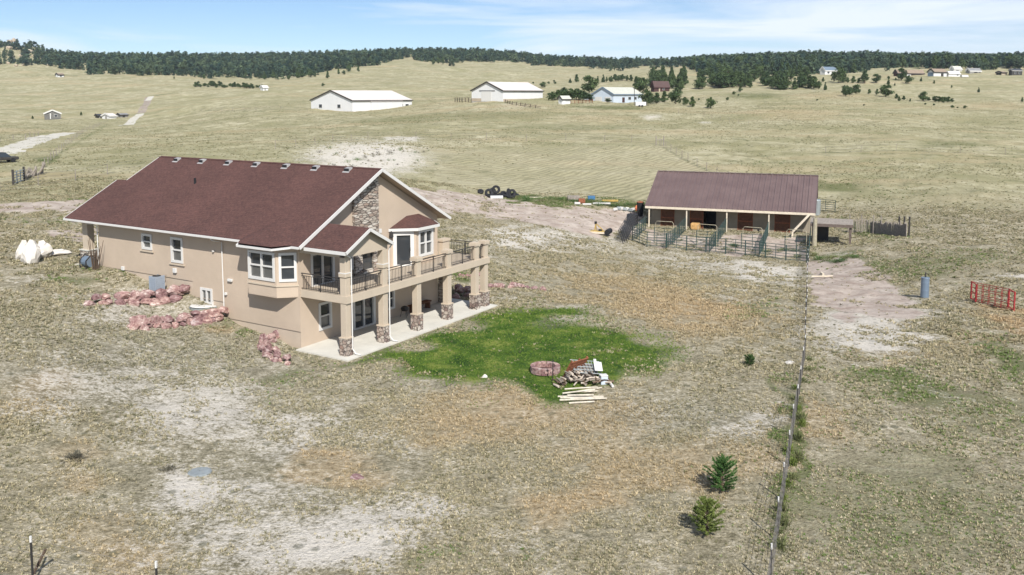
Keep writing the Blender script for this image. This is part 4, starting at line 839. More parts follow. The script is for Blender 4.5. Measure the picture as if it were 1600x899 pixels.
# ------------------------------------------------------------------ yard junk
def tyre(px, py, z, rot, r=.55, lab='black tyre in the heap behind the house', grp='heap of old tyres'):
    m_ = MB(); prof = []
    for k in range(9): a = math.pi*(.25+1.5*k/8); prof.append((r-.16+.16*-math.cos(a)*1.0 if 0 else r-.13-.13*math.cos(a), .13*math.sin(a)))
    prof = [(r-.3,-.12),(r-.1,-.15),(r,-.09),(r,.09),(r-.1,.15),(r-.3,.12),(r-.33,0),(r-.3,-.12)]
    m_.lathe(prof, 18); o = m_.build('tyre', M['black'], None, place(px, py)+Vector((0,0,z))); o.rotation_euler = rot; return tag(o, lab, 'tyre', grp)
for px, py, z, rot in [(764,307,.45,(1.2,.2,.3)),(770,306,.5,(1.3,0,.8)),(776,308,.2,(.1,.1,0)),(775,307,.9,(1.45,.1,.1)),(783,308,.25,(.2,0,0)),(788,307,.3,(.5,.3,0)),(795,307,.5,(1.4,.2,1.2)),(800,308,.5,(1.3,.1,.2)),(805,307,.2,(.1,.2,0)),(798,310,.2,(.15,0,0)),(768,309,.2,(.2,.1,0))]: tyre(px, py, z, rot)
tyre(751,303,.3,(.6,.2,0),.4,'small black tyre lying left of the heap',None)
def sheet(name, px, py, w, d_, h, mat, lab, cat, rz=0, tilt=(0,0), part='board'):
    e = empty(name, place(px, py)+Vector((0,0,.05)), rz, lab, cat); m_ = MB(); m_.box(-w/2,w/2,-d_/2,d_/2,0,h); m_.build(part, M[mat], e, bevel=min(.02,h*.3)); m_ = MB(); m_.box(-w/2+.03,w/2-.03,-d_/2-.02,-d_/2-.001,h*.2,h*.8); m_.build('edge', M[mat], e); e.rotation_euler = (tilt[0],tilt[1],rz); return e
sheet('panel', 776,311,1.6,.5,.35,'white','white panel lying in front of the tyre heap','panel',.1)
sheet('board', 834,310,2.4,.3,.12,'palewood','long pale board lying right of the tyres','board',-.12)
sheet('stock_tank', 896,313,1.5,1.0,.5,'greywood','low grey trough lying in the weeds behind the lot','trough')
sheet('toolbox', 909,318,.8,.6,.55,'rust','red metal box among planks at the weed edge','box')
sheet('plank', 902,320,.7,.3,.25,'white','short white block left of the red metal box','block')
sheet('plank', 917,321,1.1,.25,.18,'white','white plank right of the red metal box','plank')
sheet('plank', 940,320,2.2,.25,.2,'white','long white plank at the far end of the weed strip','plank',-.05)
sheet('crate', 924,313,.9,.6,.5,'blue','blue plastic crate in the weeds','crate')
sheet('timber', 953,316,2.1,.2,.25,'yellow','yellow timber lying in the weeds near the barn','timber')
rs = random.Random(9)
for k in range(7):
    e = sheet('scrap_block', 962+k*4.5, 332-rs.uniform(0,4), .5, .4, .35, 'galv' if k % 2 else 'white', 'pale scrap piece in the row left of the barn corner', 'scrap', rs.uniform(0,3), (rs.uniform(-.3,.3),.2)); e['group'] = 'row of pale scrap by the barn'
mw = empty('brush_mower', place(938,366), -.35, 'yellow and black brush mower parked in the dirt lot', 'mower')
MB().box(-1.05,.55,-.5,.5,.12,.34).build('deck', M['yellow'], mw, bevel=.04); MB().box(-1.1,.56,-.56,-.5,.1,.3).build('skirt', M['palewood'], mw)
MB().tube([(.85,-.6,.3),(.85,.75,.3)], .28, 12).build('roller', M['black'], mw); m_ = MB(); m_.bar((-.6,0,.34),(-.5,0,1.1),.1); m_.bar((-.5,0,1.1),(.3,0,.4),.09); m_.bar((-.5,.3,.34),(-.5,0,1.05),.07); m_.build('hitch', M['yellow'], mw)
MB().box(-.62,-.4,-.1,.1,1.05,1.3).build('hitch_head', M['black'], mw); MB().lathe([(0,.34),(.2,.34),(.2,.5),(0,.52)], 10).build('gearbox', M['black'], mw)

# ------------------------------------------------------------------ far buildings
def solve(C, u, px):
    z = C.z; lo, hi = 0, 150; s0 = 1 if project(*(C+u*50))[0] > project(*C)[0] else -1
    for _ in range(50):
        m_ = (lo+hi)/2; q = C+u*m_
        if (project(q.x, q.y, z)[0]-px)*s0 < 0: lo = m_
        else: hi = m_
    return lo
def gable_building(name, cat, cpx, cpy, lpx, rpx, wall_h, ridge_h, yaw, wm, rm, label, tm='dark', feats=(), oh=.4, group=None, depth=None):
    """corner at (cpx,cpy); gable face runs left to column lpx, long side runs right to column rpx; heights in photo rows"""
    C = place(cpx, cpy) if depth is None else at_depth(cpx, cpy, depth); d = C.y; m1 = d/1405
    u = Vector((math.sin(yaw), math.cos(yaw), 0)); w = Vector((-math.cos(yaw), math.sin(yaw), 0)); L = solve(C, u, rpx); Wd = solve(C, w, lpx); hh = wall_h*m1; rh = ridge_h*m1
    e = empty(name, C, math.atan2(u.y, u.x), label, cat, group)                 # local x = u, y = w
    b = MB(); b.add([(0,0,-2),(0,Wd,-2),(0,Wd,hh),(0,Wd/2,rh-.12),(0,0,hh),(L,0,-2),(L,Wd,-2),(L,Wd,hh),(L,Wd/2,rh-.12),(L,0,hh)], [(0,1,2,3,4),(5,9,8,7,6),(0,4,9,5),(1,6,7,2)]); b.build('wall', M[wm], e)
    sl = (rh-hh)/(Wd/2); r = MB(); zf = lambda x, y: rh-abs(y-Wd/2)*sl+.05
    for y0, y1 in ((-oh, Wd/2), (Wd/2, Wd+oh)): r.slab([(-oh,y0),(L+oh,y0),(L+oh,y1),(-oh,y1)], zf, lambda x, y: zf(x, y)-.15)
    ro_ = r.build('roof', M[rm], e); t = MB(); s_ = m1*1.6
    t.bar((-oh-.03,-oh,zf(0,-oh)-.1),(-oh-.03,Wd/2,zf(0,Wd/2)-.1),.1,s_*1.3); t.bar((-oh-.03,Wd/2,zf(0,Wd/2)-.1),(-oh-.03,Wd+oh,zf(0,Wd+oh)-.1),.1,s_*1.3); t.bar((-oh,-oh-.05,zf(0,-oh)-.1),(L+oh,-oh-.05,zf(0,-oh)-.1),.1,s_)
    t.build('roof_trim', M[tm], ro_)
    for kind, side, a, bb, c, ee, mt in feats:                                  # fractions along the face, rows above base
        P = (lambda u_, z, dd: (dd, u_, z)) if side == 'g' else (lambda u_, z, dd: (u_, dd, z)); LL = Wd if side == 'g' else L
        f = MB().pbox(P, a*LL, bb*LL, c*m1, ee*m1, -.12, -.02).build(kind, M[mt], e)
        if kind == 'window': MB().pbox(P, a*LL+.12, bb*LL-.12, c*m1+.12, ee*m1-.12, -.15, -.121).build('pane', M['farglass'], f)
    return e, L, Wd, hh, rh, m1
b1 = gable_building('white_barn', 'barn', 550.7,174.5, 486.3,643.7, 17.5,33, math.radians(38), 'whitewall', 'whiteroof', 'long white metal barn, the left of the two, with a dark-edged gable', 'dark',
    [('window','g',.72,.80,5,11,'white'),('window','g',.27,.35,5,11,'white'),('window','s',.80,.84,3,11,'whitewall'),('window','s',.88,.94,3,11,'whitewall')])
e, L, Wd, hh, rh, m1 = b1
sh_ = MB(); sh_.slab([(L*.28,-.9),(L*.82,-.9),(L*.82,-.1),(L*.28,-.1)], lambda x, y: hh*.93+y*.12, lambda x, y: hh*.93+y*.12-.12); sh_.build('lean_to_roof', M['whiteroof'], e); MB().box(L*.29,L*.81,-.8,-.12,-2,hh*.80).build('lean_to_wall', M['whitewall'], e)
b2 = gable_building('white_barn', 'barn', 785.8,159, 737,848, 17.5,31, math.radians(38), 'whitewall', 'whiteroof', 'white metal barn on the hilltop with a tall white sliding door', 'dark',
    [('sliding_door','g',.36,.68,0,16,'white'),('door_track','g',.25,.75,16.2,17.4,'dark'),('kick_panel','g',.69,.99,0,5,'tanwall'),('kick_panel','s',.01,.99,0,4,'tanwall')])
b3 = gable_building('farmhouse', 'house', 958.3,160.5, 925.7,1003, 13.5,24, math.radians(40), 'palebluewall', 'paleroof', 'pale blue house with a pale metal roof right of the hilltop barn', 'bluegrey',
    [('garage_door','g',.55,.86,0,9,'white'),('garage_door','g',.12,.40,0,9,'white'),('window','s',.50,.60,4,9,'white'),('window','s',.72,.80,4,9,'white'),('door','s',.3,.38,0,8,'brownwall')])
e, L, Wd, hh, rh, m1 = b3
MB().slab([(1.5,Wd*.5),(L*.7,Wd*.5),(L*.7,Wd+6),(1.5,Wd+6)], lambda x, y: rh-.3-abs(x-L*.35)*.35, lambda x, y: rh-.5-abs(x-L*.35)*.35).build('wing_roof', M['paleroof'], e); MB().box(2,L*.65,Wd,Wd+5.5,-2,hh*.9).build('wing_wall', M['palebluewall'], e)
gable_building('small_shed', 'shed', 878,163.5, 872.5,891, 9.5,13.5, math.radians(50), 'whitewall', 'paleroof', 'tiny white shed between the hilltop barn and the pale blue house', 'dark', [('door','s',.1,.4,0,8,'whitewall')])
gable_building('log_house', 'house', 1022,144, 1017,1046, 9,17, math.radians(62), 'brownwall', 'brownredroof', 'red-brown house at the edge of the pine wood', 'brownwall', [('window','s',.55,.68,3,6,'white'),('door','s',.3,.38,0,6,'tanwall')])
gable_building('dark_roof_house', 'house', 95,186, 69.5,109.5, 9,14, math.radians(-30), 'greywall', 'darkroof', 'grey house with a near-black roof alone in the left valley', 'white', [('window','g',.2,.4,3,7,'white'),('porch_post','g',.6,.66,0,9,'white'),('window','s',.3,.6,2,6,'white')])
gable_building('white_shed', 'shed', 172,186, 159.5,182, 5,8.5, math.radians(30), 'whitewall', 'whiteroof', 'low white tent-like shed right of the dark-roofed valley house', 'white', [('door','g',.35,.6,0,5,'greywall')])
gable_building('dark_shed', 'shed', 153,185, 149,159, 4.5,6.5, math.radians(40), 'dark', 'darkroof', 'low dark shed just left of the white tent-like shed', 'dark', [('door','s',.3,.6,0,4,'greywall')])
gable_building('grey_shed', 'shed', 188,184, 183,200, 4.5,6.5, math.radians(40), 'greywall', 'greyroof', 'low grey shed right of the white tent-like shed', 'dark', [('door','s',.3,.6,0,4,'dark')])
gable_building('hillside_house', 'house', 91,121, 87,100, 4,6.5, math.radians(40), 'whitewall', 'brownroof', 'tiny white house below the rocky hill on the left', 'dark', [('window','s',.3,.6,1,3,'dark')])
gable_building('white_shed', 'shed', 411,142, 407,419, 5.5,8.5, math.radians(50), 'whitewall', 'whiteroof', 'small white shed at the right end of the far bush row', 'white', [('door','s',.3,.5,0,4,'greywall')])
gable_building('ridge_house', 'house', 1289,117, 1281,1308, 7,12.5, math.radians(60), 'whitewall', 'bluegrey', 'white house with a blue-grey roof among the ridge pines', 'white', [('window','s',.2,.35,2,5,'dark'),('window','s',.55,.8,2,5,'dark')])
gable_building('ridge_barn', 'barn', 1402,119, 1396,1444, 5,10, math.radians(64), 'brownwall', 'brownroof', 'long low brown-roofed stable on the right ridge', 'dark', [('stall_opening','s',.1,.25,0,4,'dark'),('stall_opening','s',.35,.5,0,4,'whitewall'),('stall_opening','s',.6,.8,0,4,'dark')])
gable_building('ridge_barn', 'barn', 1459,119.5, 1449,1479, 7,12, math.radians(62), 'whitewall', 'brownroof', 'white-sided barn with a tan roof next to the long stable', 'dark', [('stall_opening','g',.1,.9,0,6,'bluegrey'),('door','s',.55,.75,0,5,'dark')])
gable_building('ridge_barn', 'barn', 1482,120, 1477,1500, 5.5,8.5, math.radians(66), 'whitewall', 'whiteroof', 'low all-white barn right of the tan-roofed one', 'white', [('window','s',.7,.85,2,4,'dark')])
gable_building('ridge_house', 'house', 1490,112.5, 1484,1503, 5,9, math.radians(60), 'whitewall', 'paleroof', 'pale house showing above the all-white barn', 'white', [('window','s',.3,.6,2,4,'dark')])
gable_building('horse_trailer', 'trailer', 1503,121, 1502,1512, 2.5,3.4, math.radians(75), 'whitewall', 'whiteroof', 'small white trailer right of the all-white ridge barn', 'white', [('door','s',.3,.5,0,2,'greywall')])
gable_building('ridge_house', 'house', 1515,115.5, 1509,1533, 5,9, math.radians(64), 'greywall', 'greyroof', 'grey-roofed house with a dark arched porch on the right ridge', 'white', [('porch_opening','s',.4,.65,0,4,'dark'),('window','s',.8,.92,1,4,'white')])
gable_building('ridge_shed', 'shed', 1565,117.5, 1556,1573, 4,6, math.radians(60), 'tanwall', 'brownroof', 'open-sided tan shed near the right edge of the ridge', 'dark', [('stall_opening','g',.1,.9,0,3.4,'black')])
gable_building('ridge_house', 'house', 1581,118, 1576,1597, 8,10.5, math.radians(66), 'dark', 'darkroof', 'dark two-storey house at the far right of the ridge', 'greywall', [('window','s',.25,.4,2,6,'white'),('window','s',.65,.8,2,6,'white')])
# trailers, vehicles near the far buildings
def vehicle(name, px, py, L, Wd, Hh, body, lab, cat, yaw=0):
    e = empty(name, place(px, py)+Vector((0,0,.05)), yaw, lab, cat)
    b = MB(); b.add([(-L/2,-Wd/2,.35),(L/2,-Wd/2,.35),(L/2,Wd/2,.35),(-L/2,Wd/2,.35),(-L/2,-Wd/2,.9),(L/2,-Wd/2,.85),(L/2,Wd/2,.85),(-L/2,Wd/2,.9)],[(0,3,2,1),(4,5,6,7),(0,1,5,4),(1,2,6,5),(2,3,7,6),(3,0,4,7)])
    b.build('body', M[body], e, bevel=.12); c = MB(); k = Wd/2-.12
    c.add([(-L*.42,-Wd/2+.04,.88),(L*.28,-Wd/2+.04,.86),(L*.28,Wd/2-.04,.86),(-L*.42,Wd/2-.04,.88),(-L*.34,-k,Hh),(L*.10,-k,Hh),(L*.10,k,Hh),(-L*.34,k,Hh)],[(4,5,6,7),(0,1,5,4),(1,2,6,5),(2,3,7,6),(3,0,4,7)]); c.build('cabin', M['glass'], e, bevel=.05)
    MB().box(-L*.35,L*.11,-k,k,Hh-.02,Hh+.04).build('cabin_roof', M[body], e)
    for sx in (-.31,.31):
        for s in (-1,1): MB().tube([(sx*L,s*Wd/2-s*.2,.33),(sx*L,s*Wd/2+s*.02,.33)], .34, 14).build('wheel', M['black'], e)
    return e
vehicle('parked_car', 1.5,254.5,4.8,1.9,1.55,'dark','dark car on the pale gravel road at the left edge','car',.9)
tr_ = empty('trailer', place(1001,167), -.05, 'white cargo trailer beside the pale blue house', 'trailer'); MB().box(-1.9,1.9,-1,1,.4,1.75).build('body', M['whitewall'], tr_, bevel=.05)
for s in (-.5,.5): MB().tube([(s,-1.05,.35),(s,1.05,.35)], .35, 12).build('wheel', M['black'], tr_)
MB().bar((1.9,0,.45),(3,0,.45),.12).build('hitch', M['dark'], tr_)
hf = empty('rail_fence', place(716,160), 0, 'dark rail fence at the left foot of the hilltop barn', 'fence'); Q = GP((711,160),(722,160),(737,160)); o0 = hf.location
for a, b in zip(Q, Q[1:]):
    for i in range(4): p = a.lerp(b,i/3)-o0; MB().tube([p,p+Vector((0,0,1.9))], .14, 5).build('post', M['bark'], hf)
    for z in (.6,1.2,1.8): MB().bar(a-o0+Vector((0,0,z)), b-o0+Vector((0,0,z)), .22,.1).build('rail', M['bark'], hf)
hf = empty('rail_fence', place(790,163), 0, 'sagging dark rail fence on the crest below the hilltop barn', 'fence'); Q = GP((789,161),(800,164),(820,167),(845,171)); o0 = hf.location
for a, b in zip(Q, Q[1:]):
    for i in range(3): p = a.lerp(b,i/3)-o0; MB().tube([p,p+Vector((.2,0,1.3))], .12, 5).build('post', M['bark'], hf)
    for z in (.4,.9): MB().bar(a-o0+Vector((0,0,z)), b-o0+Vector((0,0,z)), .2,.1).build('rail', M['bark'], hf)
hf = empty('rail_fence', place(893,162), 0, 'low reddish fence right of the tiny white shed', 'fence'); Q = GP((892,162),(910,162),(926,161)); o0 = hf.location
for a, b in zip(Q, Q[1:]):
    for i in range(4): p = a.lerp(b,i/3)-o0; MB().tube([p,p+Vector((0,0,1.4))], .1, 5).build('post', M['rust'], hf)
    for z in (.4,.8,1.2): MB().bar(a-o0+Vector((0,0,z)), b-o0+Vector((0,0,z)), .18,.08).build('rail', M['rust'], hf)
up_ = empty('utility_pole', place(991,165), 0, 'thin pole standing in front of the pale blue house', 'pole'); MB().tube([(0,0,0),(0,0,7)], .12, 6).build('mast', M['dark'], up_); MB().box(-.5,.5,-.06,.06,6.4,6.55).build('crossarm', M['dark'], up_)
# livestock gate and stacked posts at left
lg = empty('metal_gate', place(20,288), 0, 'grey tube gate standing in the pasture at the far left', 'gate'); a = place(21,289)-lg.location; b = place(38,283)-lg.location; m_ = MB()
for z in (.15,.45,.75,1.05,1.35): m_.tube([a+Vector((0,0,z)), b+Vector((0,0,z))], .05, 5)
for t_ in (0,.33,.66,1): m_.tube([a.lerp(b,t_), a.lerp(b,t_)+Vector((0,0,1.5))], .07, 5)
m_.build('frame', M['galv'], lg); MB().tube([a-Vector((0,0,.1)), a+Vector((0,0,1.7))], .12, 6).build('post', M['dark'], lg); MB().tube([b-Vector((0,0,.1)), b+Vector((0,0,1.7))], .12, 6).build('post', M['dark'], lg)
rs = random.Random(2)
for k in range(16):
    p = place(40+k*2, 282-k*.75)
    m_ = MB(); m_.tube([(-.3,0,0),(rs.uniform(-.4,.4),rs.uniform(-.4,.4),rs.uniform(.8,1.5))], .12, 6); tag(m_.build('fence_post', M['greywood'], None, p), 'weathered post in the crooked row right of the grey gate', 'post', 'crooked row of weathered posts')
#--TREES--
lnr0, lnr1 = math.log(10), math.log(4200); Zg = Z.reshape(NR, NA)
def gzv(x, y):
    a = (np.degrees(np.arctan2(x, y))+50)/100*(NA-1); r = (np.log(np.hypot(x, y))-lnr0)/(lnr1-lnr0)*(NR-1)
    a = np.clip(a, 0, NA-1.001); r = np.clip(r, 0, NR-1.001); ia = a.astype(int); ir = r.astype(int); fa_ = a-ia; fr_ = r-ir
    return (Zg[ir, ia]*(1-fa_)+Zg[ir, ia+1]*fa_)*(1-fr_)+(Zg[ir+1, ia]*(1-fa_)+Zg[ir+1, ia+1]*fa_)*fr_
def clump_tris(g, centres, radii, per, size, flat=.7):
    """leaf-sized triangles spread through ball-shaped clumps"""
    c = np.repeat(centres, per, 0); r = np.repeat(radii, per); n = len(c); d = g.standard_normal((n, 3)); d /= np.linalg.norm(d, axis=1)[:, None]
    p = c+d*(r*g.uniform(.35, 1.0, n))[:, None]*np.array([1, 1, flat]); o = g.standard_normal((n, 3, 3))*size*.5
    o += d[:, None, :]*size*.2
    return (p[:, None]+o).reshape(-1, 3)
def pine_verts(seed, h, w, nclump, per, size, base=.16, shape='pine'):
    g = np.random.default_rng(seed); t = np.sort(g.uniform(0, 1, nclump)); prof = (1-t)**.75*(.35+.65*np.minimum(1, t*4+.35)) if shape == 'pine' else np.sqrt(np.clip(1-(2*t-.9)**2/1.25, .05, 1))
    a = g.uniform(0, 2*np.pi, nclump)+np.arange(nclump)*2.4; off = prof*w*.5*g.uniform(.35, .80, nclump)
    c = np.stack([off*np.cos(a), off*np.sin(a), h*(base+(1-base)*t*.94)], 1); rad = np.maximum(prof*w*.27*g.uniform(.7, 1.25, nclump), w*.07)
    return clump_tris(g, c, rad, per, size)
TREES = []
for i in range(7):
    V = pine_verts(100+i, 1, [.62,.75,.55,.8,.66,.9,.5][i], 24, 50, .088, [.16,.12,.1,.2,.15,.12,.08][i], 'pine' if i not in (3, 5) else 'round')
    TREES.append(V)
def tree_proto(i, name='pine_tree', mat='pine'):
    V = TREES[i]; F_ = np.arange(len(V)).reshape(-1, 3); r = empty(name, (0, 0, 0)); c = np_mesh('crown', V, F_, M[mat], smooth=False); c.parent = r
    t = MB(); t.tube([(0,0,-.06),(.01,0,.3),(0,.01,.75)], [.028,.02,.008], 6)
    for k in range(5): a = k*2.2+i; z = .25+k*.09; t.tube([(0,0,z),(.16*math.cos(a),.16*math.sin(a),z+.06)], [.010,.004], 4)
    t.build('trunk', M['bark'], r); return r
PROT = [tree_proto(i) for i in range(7)]; used = [False]*7; NT = 0
TRI = []
def put_tree(p, h, wr, label, group, name='pine_tree', cat='tree', i=None):
    global NT
    i = random.randrange(7) if i is None else i
    if used[i]: o = copy_tree2(PROT[i])
    else: o = PROT[i]; used[i] = True
    o.name = name; o.location = p; s = h; o.scale = (s*wr, s*wr*random.uniform(.9,1.1), s); o.rotation_euler.z = random.uniform(0, 6.28); o['label'] = label; o['category'] = cat
    if 'group' in o: del o['group']
    if group: o['group'] = group
    NT += 1; TRI.append((p.x, p.y)); return o
CH = {o.name: [x for x in COL.objects if x.parent == o] for o in PROT}; CHL = [[x for x in COL.objects if x.parent == o] for o in PROT]
def copy_tree2(o):
    c = o.copy(); COL.objects.link(c)
    for ch in CHL[PROT.index(o)]: k = ch.copy(); k.parent = c; COL.objects.link(k)
    return c
def T(px, py, hpx, wr, label, group=None, **k):
    p = place(px, py); return put_tree(p, hpx*p.y/1405, wr, label, group, **k)
for i, (x, y, h, w) in enumerate([(1010,164,22,1.2),(1026,162,17,1.2),(1038,160,17,1.2),(1056,163,25,1.1),(1070,165,13,1.1)]): T(x, y, h, w, 'green pine in the row right of the pale blue house', 'row of pines by the pale blue house')
T(1082,167,16,1.1,'pine standing apart at the right end of the row by the pale blue house'); T(1110.6,169.5,17,1.15,'lone pine in the open pasture above the barn roof', i=5)
T(1157,143.5,12,1.0,'small pine standing just in front of the dense wood')
for a in ((1147,148,5),(1137,157,5),(1154,150,3),(1092,157,3.5)): T(*a, 1.3, 'tiny round bush in the pasture before the dense wood', 'tiny pasture bushes', name='bush', cat='bush', i=5)
T(920.5,146,27,1.25,'large dark tree rising behind the left wing of the pale blue house', i=3)
for a in ((901,128.5,12,1.3),(891,130,7,1.4),(934,129.5,10,.8),(942.5,129,12,1.0),(948,128.5,8,1),(953.5,128.5,8,1)): T(*a, 'dark pine on the slope behind the pale blue house', 'slope pines behind the pale blue house')
for a in ((961,127,12,1.2),(967,127,9,1.2),(973,126.5,10,1.2),(980,127,9,1.2),(986,127,10,1.2),(955,128,9,1.2)): T(*a, 'dark pine in the tight clump above the pale blue roof', 'clump of pines above the pale roof')
for a in ((999,144,25,1.1),(1005,146,24,1.1),(994,138,18,1.1)): T(*a, 'tall dark tree between the pale blue and the red-brown house', 'trees between the two houses')
for a in ((863,157,13,1.5),(872,156,15,1.4),(881,155,18,1.3),(891,156,17,1.4),(901,157,18,1.3),(911,157,14,1.5),(920,158,11,1.6)): T(*a, 'dense green bush behind the tiny white shed', 'bushes behind the tiny white shed', name='bush', cat='bush', i=5)
T(968,160.5,10,1.2,'round green bush in front of the pale blue house', name='bush', cat='bush', i=5); T(950,160,6,2.2,'low clipped bush between the garage doors of the pale blue house', name='bush', cat='bush', i=3)
T(848.5,137,9,1.3,'round tree just right of the hilltop barn', i=5)
for a in ((857,131.5,4),(867,131.5,4),(833,131,3),(866,128,3)): T(*a, 1.3, 'tiny dark bush on the slope right of the hilltop barn', 'tiny bushes right of the hilltop barn', name='bush', cat='bush', i=5)
for a in ((560,112.5,9),(545,112,13),(537,117,7),(529,116,9),(512,122.5,11),(485,121,13),(492,120,9),(465,122,15),(472,121,12),(451,125,7),(437,120,10),(445,119,9),(427,122,13),(414,125,9),(319,124,9),(563,101,7),(582,100,7)): T(*a, .95, 'pine standing loose below the wood left of centre', 'loose pines below the left wood')
T(505,135,5,1.3,'single round bush above the left white barn', name='bush', cat='bush', i=5); T(654,93,9,1.1,'lone pine on the bare crest left of the hilltop barn')
for a in ((677,101,11),(685,100,10),(692,101,11)): T(*a, .9, 'pine in the trio above the hilltop barn', 'trio of pines above the hilltop barn')
g_ = random.Random(5)
for k in range(26): x = 305+k*4.2+g_.uniform(-1.5,1.5); T(x, 135+k*.12+g_.uniform(-1,1.5), g_.uniform(4,8.5), 1.35, 'dark bush in the windbreak row left of the small white shed', 'windbreak bushes', name='bush', cat='bush', i=g_.choice([3,5,1]))
for a in ((1321,151,17,1.0),(1327,149,13,1.1),(1337.5,147.5,15,1.3)): T(*a, 'dark pine in the clump of three on the right pasture', 'clump of three pines', i=3)
T(1358,147.5,9,1.1,'small conical pine left of the wide spreading one'); T(1370,148,9,1.1,'small conical pine touching the wide spreading one'); T(1384,152,19,1.35,'wide spreading pine with layered branches in the right pasture', i=3)
for a in ((1400.6,155,9),(1405,158,7),(1412,157,8),(1422,159,5)): T(*a, 1.2, 'small pine in the scattered line right of the spreading pine', 'scattered small pines')
for a in ((1369,130,14,1.2),(1351,130.5,20,1.2),(1333,130,11,1.2),(1324,130,10,1.2),(1310.6,130,24,1.05),(1303,128,14,1.1),(1342,130,9,1.2),(1317,129,12,1.2)): T(*a, 'tree in the belt below the blue-grey roofed ridge house', 'belt of trees below the ridge house')
for a in ((1271,139,22,1.1),(1264.5,138,20,1.1),(1279,140,13,1.1),(1289.5,141,12,.9),(1286,128,7,1)): T(*a, 'pine at the right end of the dense wood', 'right end of the dense wood')
for a in ((1388,132,9),(1398,134,4.5),(1399.5,126,5),(1388,124,5),(1439,127.5,7),(1459.5,131,5.5),(1487,137.5,4.5),(1529,144.5,7.5)): T(*a, 1.1, 'small lone pine in the pasture below the ridge buildings', 'lone pines below the ridge buildings')
T(1408.5,126,19,1.0,'dark conical pine before the long brown stable'); T(1420,131,13,1.1,'round pine right of the conical one before the stable',i=5); T(1597,159.5,7,1.2,'small dark pine at the right edge of the pasture')
for a in ((1442.5,158.5,15,1.2),(1451,158,6,1.2),(1461,159.5,9,1.4),(1467,160,9,1.4),(1474,161,9.5,1.4),(1481,160.5,9,1.3),(1487.5,160,6,1.2)): T(*a, 'dark pine in the low cluster at the right of the pasture', 'low pine cluster on the right', i=3)
for a in ((1487.5,169,4.5),(1508,169.5,4.5),(1446,164,3),(1459,165,3),(1350,165.5,2.6),(1277,157.5,2.5),(1496,169.5,2.5)): T(*a, 1.5, 'tiny dark bush low in the right pasture', 'tiny bushes low in the right pasture', name='bush', cat='bush', i=5)
for a in ((127,181,6),(51,186,5),(272,123,4)): T(*a, 1.2, 'tiny dark tree in the left valley pasture', 'tiny trees of the left valley')
# the wood behind the red-brown house: its big front pines
g_ = random.Random(11)
NEAR = np.array([(1013,133),(1040,139),(1070,141),(1100,140),(1140,138),(1170,139),(1178,134),(1192,134),(1200,142),(1225,143),(1240,141),(1256,136),(1262,130)])
for k in range(100):
    x = g_.uniform(1016, 1262); yb = np.interp(x, NEAR[:, 0], NEAR[:, 1])-.2-abs(g_.gauss(0, 1))*9
    if yb < 112: continue
    if 1172 < x < 1190 and yb > 128: continue
    T(x, yb, g_.uniform(16, 23)*(1-(140-yb)*.012), g_.uniform(.95, 1.25), 'dark pine at the front of the dense wood right of the red-brown house', 'front pines of the dense wood')
# forest
LOW = np.array([(-400,104),(0,104),(40,106),(60,104),(100,110),(150,113),(200,113),(240,115),(300,119),(380,121),(450,119),(500,115),(540,109),(570,100),(610,96),(640,91),(700,98),(760,100),(850,102),(900,103),(950,106),(985,107),(1010,101),(1060,100),(1075,104),(1100,118),(1260,118),(1285,115),(1300,112),(1340,111),(1370,106),(1400,106),(1450,106),(1500,106),(1560,107),(1600,108),(2000,108)])
g = np.random.default_rng(3); n_ = 42000
th = np.radians(g.uniform(-36, 36, n_)); r_ = np.sqrt(g.uniform(560**2, 1850**2, n_)); fx = r_*np.sin(th); fy = r_*np.cos(th); fzv = gzv(fx, fy); qx, qy = project(fx, fy, fzv)
jx = vnoise(fx, fy, 55, 31)*2.6+vnoise(fx, fy, 18, 32)*2.4
keep = (qy < np.interp(qx, LOW[:, 0], LOW[:, 1])+jx)
dens = np.where(qx < 60, .30+.5*(vnoise(fx, fy, 45, 33) > .1), 1.0)*np.where((qx < 620) & (qy > 98) & (vnoise(fx, fy, 30, 34) > .75), .10, 1)
dens = dens*np.where(qx < 110, np.where(vnoise(fx, fy, 30, 36) > .3, .3, 1), 1)
keep &= g.uniform(0, 1, n_) < dens
fx, fy, fzv, r_, qx, qy = [a[keep] for a in (fx, fy, fzv, r_, qx, qy)]
hh_ = (6+6.5*g.uniform(0, 1, len(fx))**1.6)*np.where((r_ < 900), .85, 1); order = np.argsort(-hh_/r_)
left = max(0, 300-NT); idx = order[:left]; rest = order[left:]
for i in idx:
    x = qx[i]; reg = ('at the lower edge of the left ridge wood' if x < 640 else 'at the lower edge of the middle ridge wood' if x < 1000 else 'on the wooded hill behind the dense wood' if x < 1290 else 'on the right ridge behind the buildings')
    put_tree(Vector((fx[i], fy[i], fzv[i]-.1)), hh_[i], random.uniform(.85,1.1), 'dark pine '+reg, 'pines '+reg)
LOD = [pine_verts(300+i, 1, .68, 9, 9, .20, .08) for i in range(6)]
VV = []; VC = []
for k in range(6):
    ids = rest[k::6]; base = LOD[k]; a = g.uniform(0, 6.28, len(ids)); c_, s_ = np.cos(a), np.sin(a); h = hh_[ids]; w = h*g.uniform(.85, 1.2, len(ids))
    P = np.stack([(base[None, :, 0]*c_[:, None]-base[None, :, 1]*s_[:, None])*w[:, None]+fx[ids][:, None], (base[None, :, 0]*s_[:, None]+base[None, :, 1]*c_[:, None])*w[:, None]+fy[ids][:, None], base[None, :, 2]*h[:, None]+fzv[ids][:, None]], -1)
    VV.append(P.reshape(-1, 3)); tt = g.uniform(0, 1, (len(ids), 1))**1.3; col = np.array([.026,.052,.040])*(1-tt)+np.array([.088,.120,.062])*tt; VC.append(np.repeat(np.c_[col, np.ones(len(ids))], base.shape[0], 0))
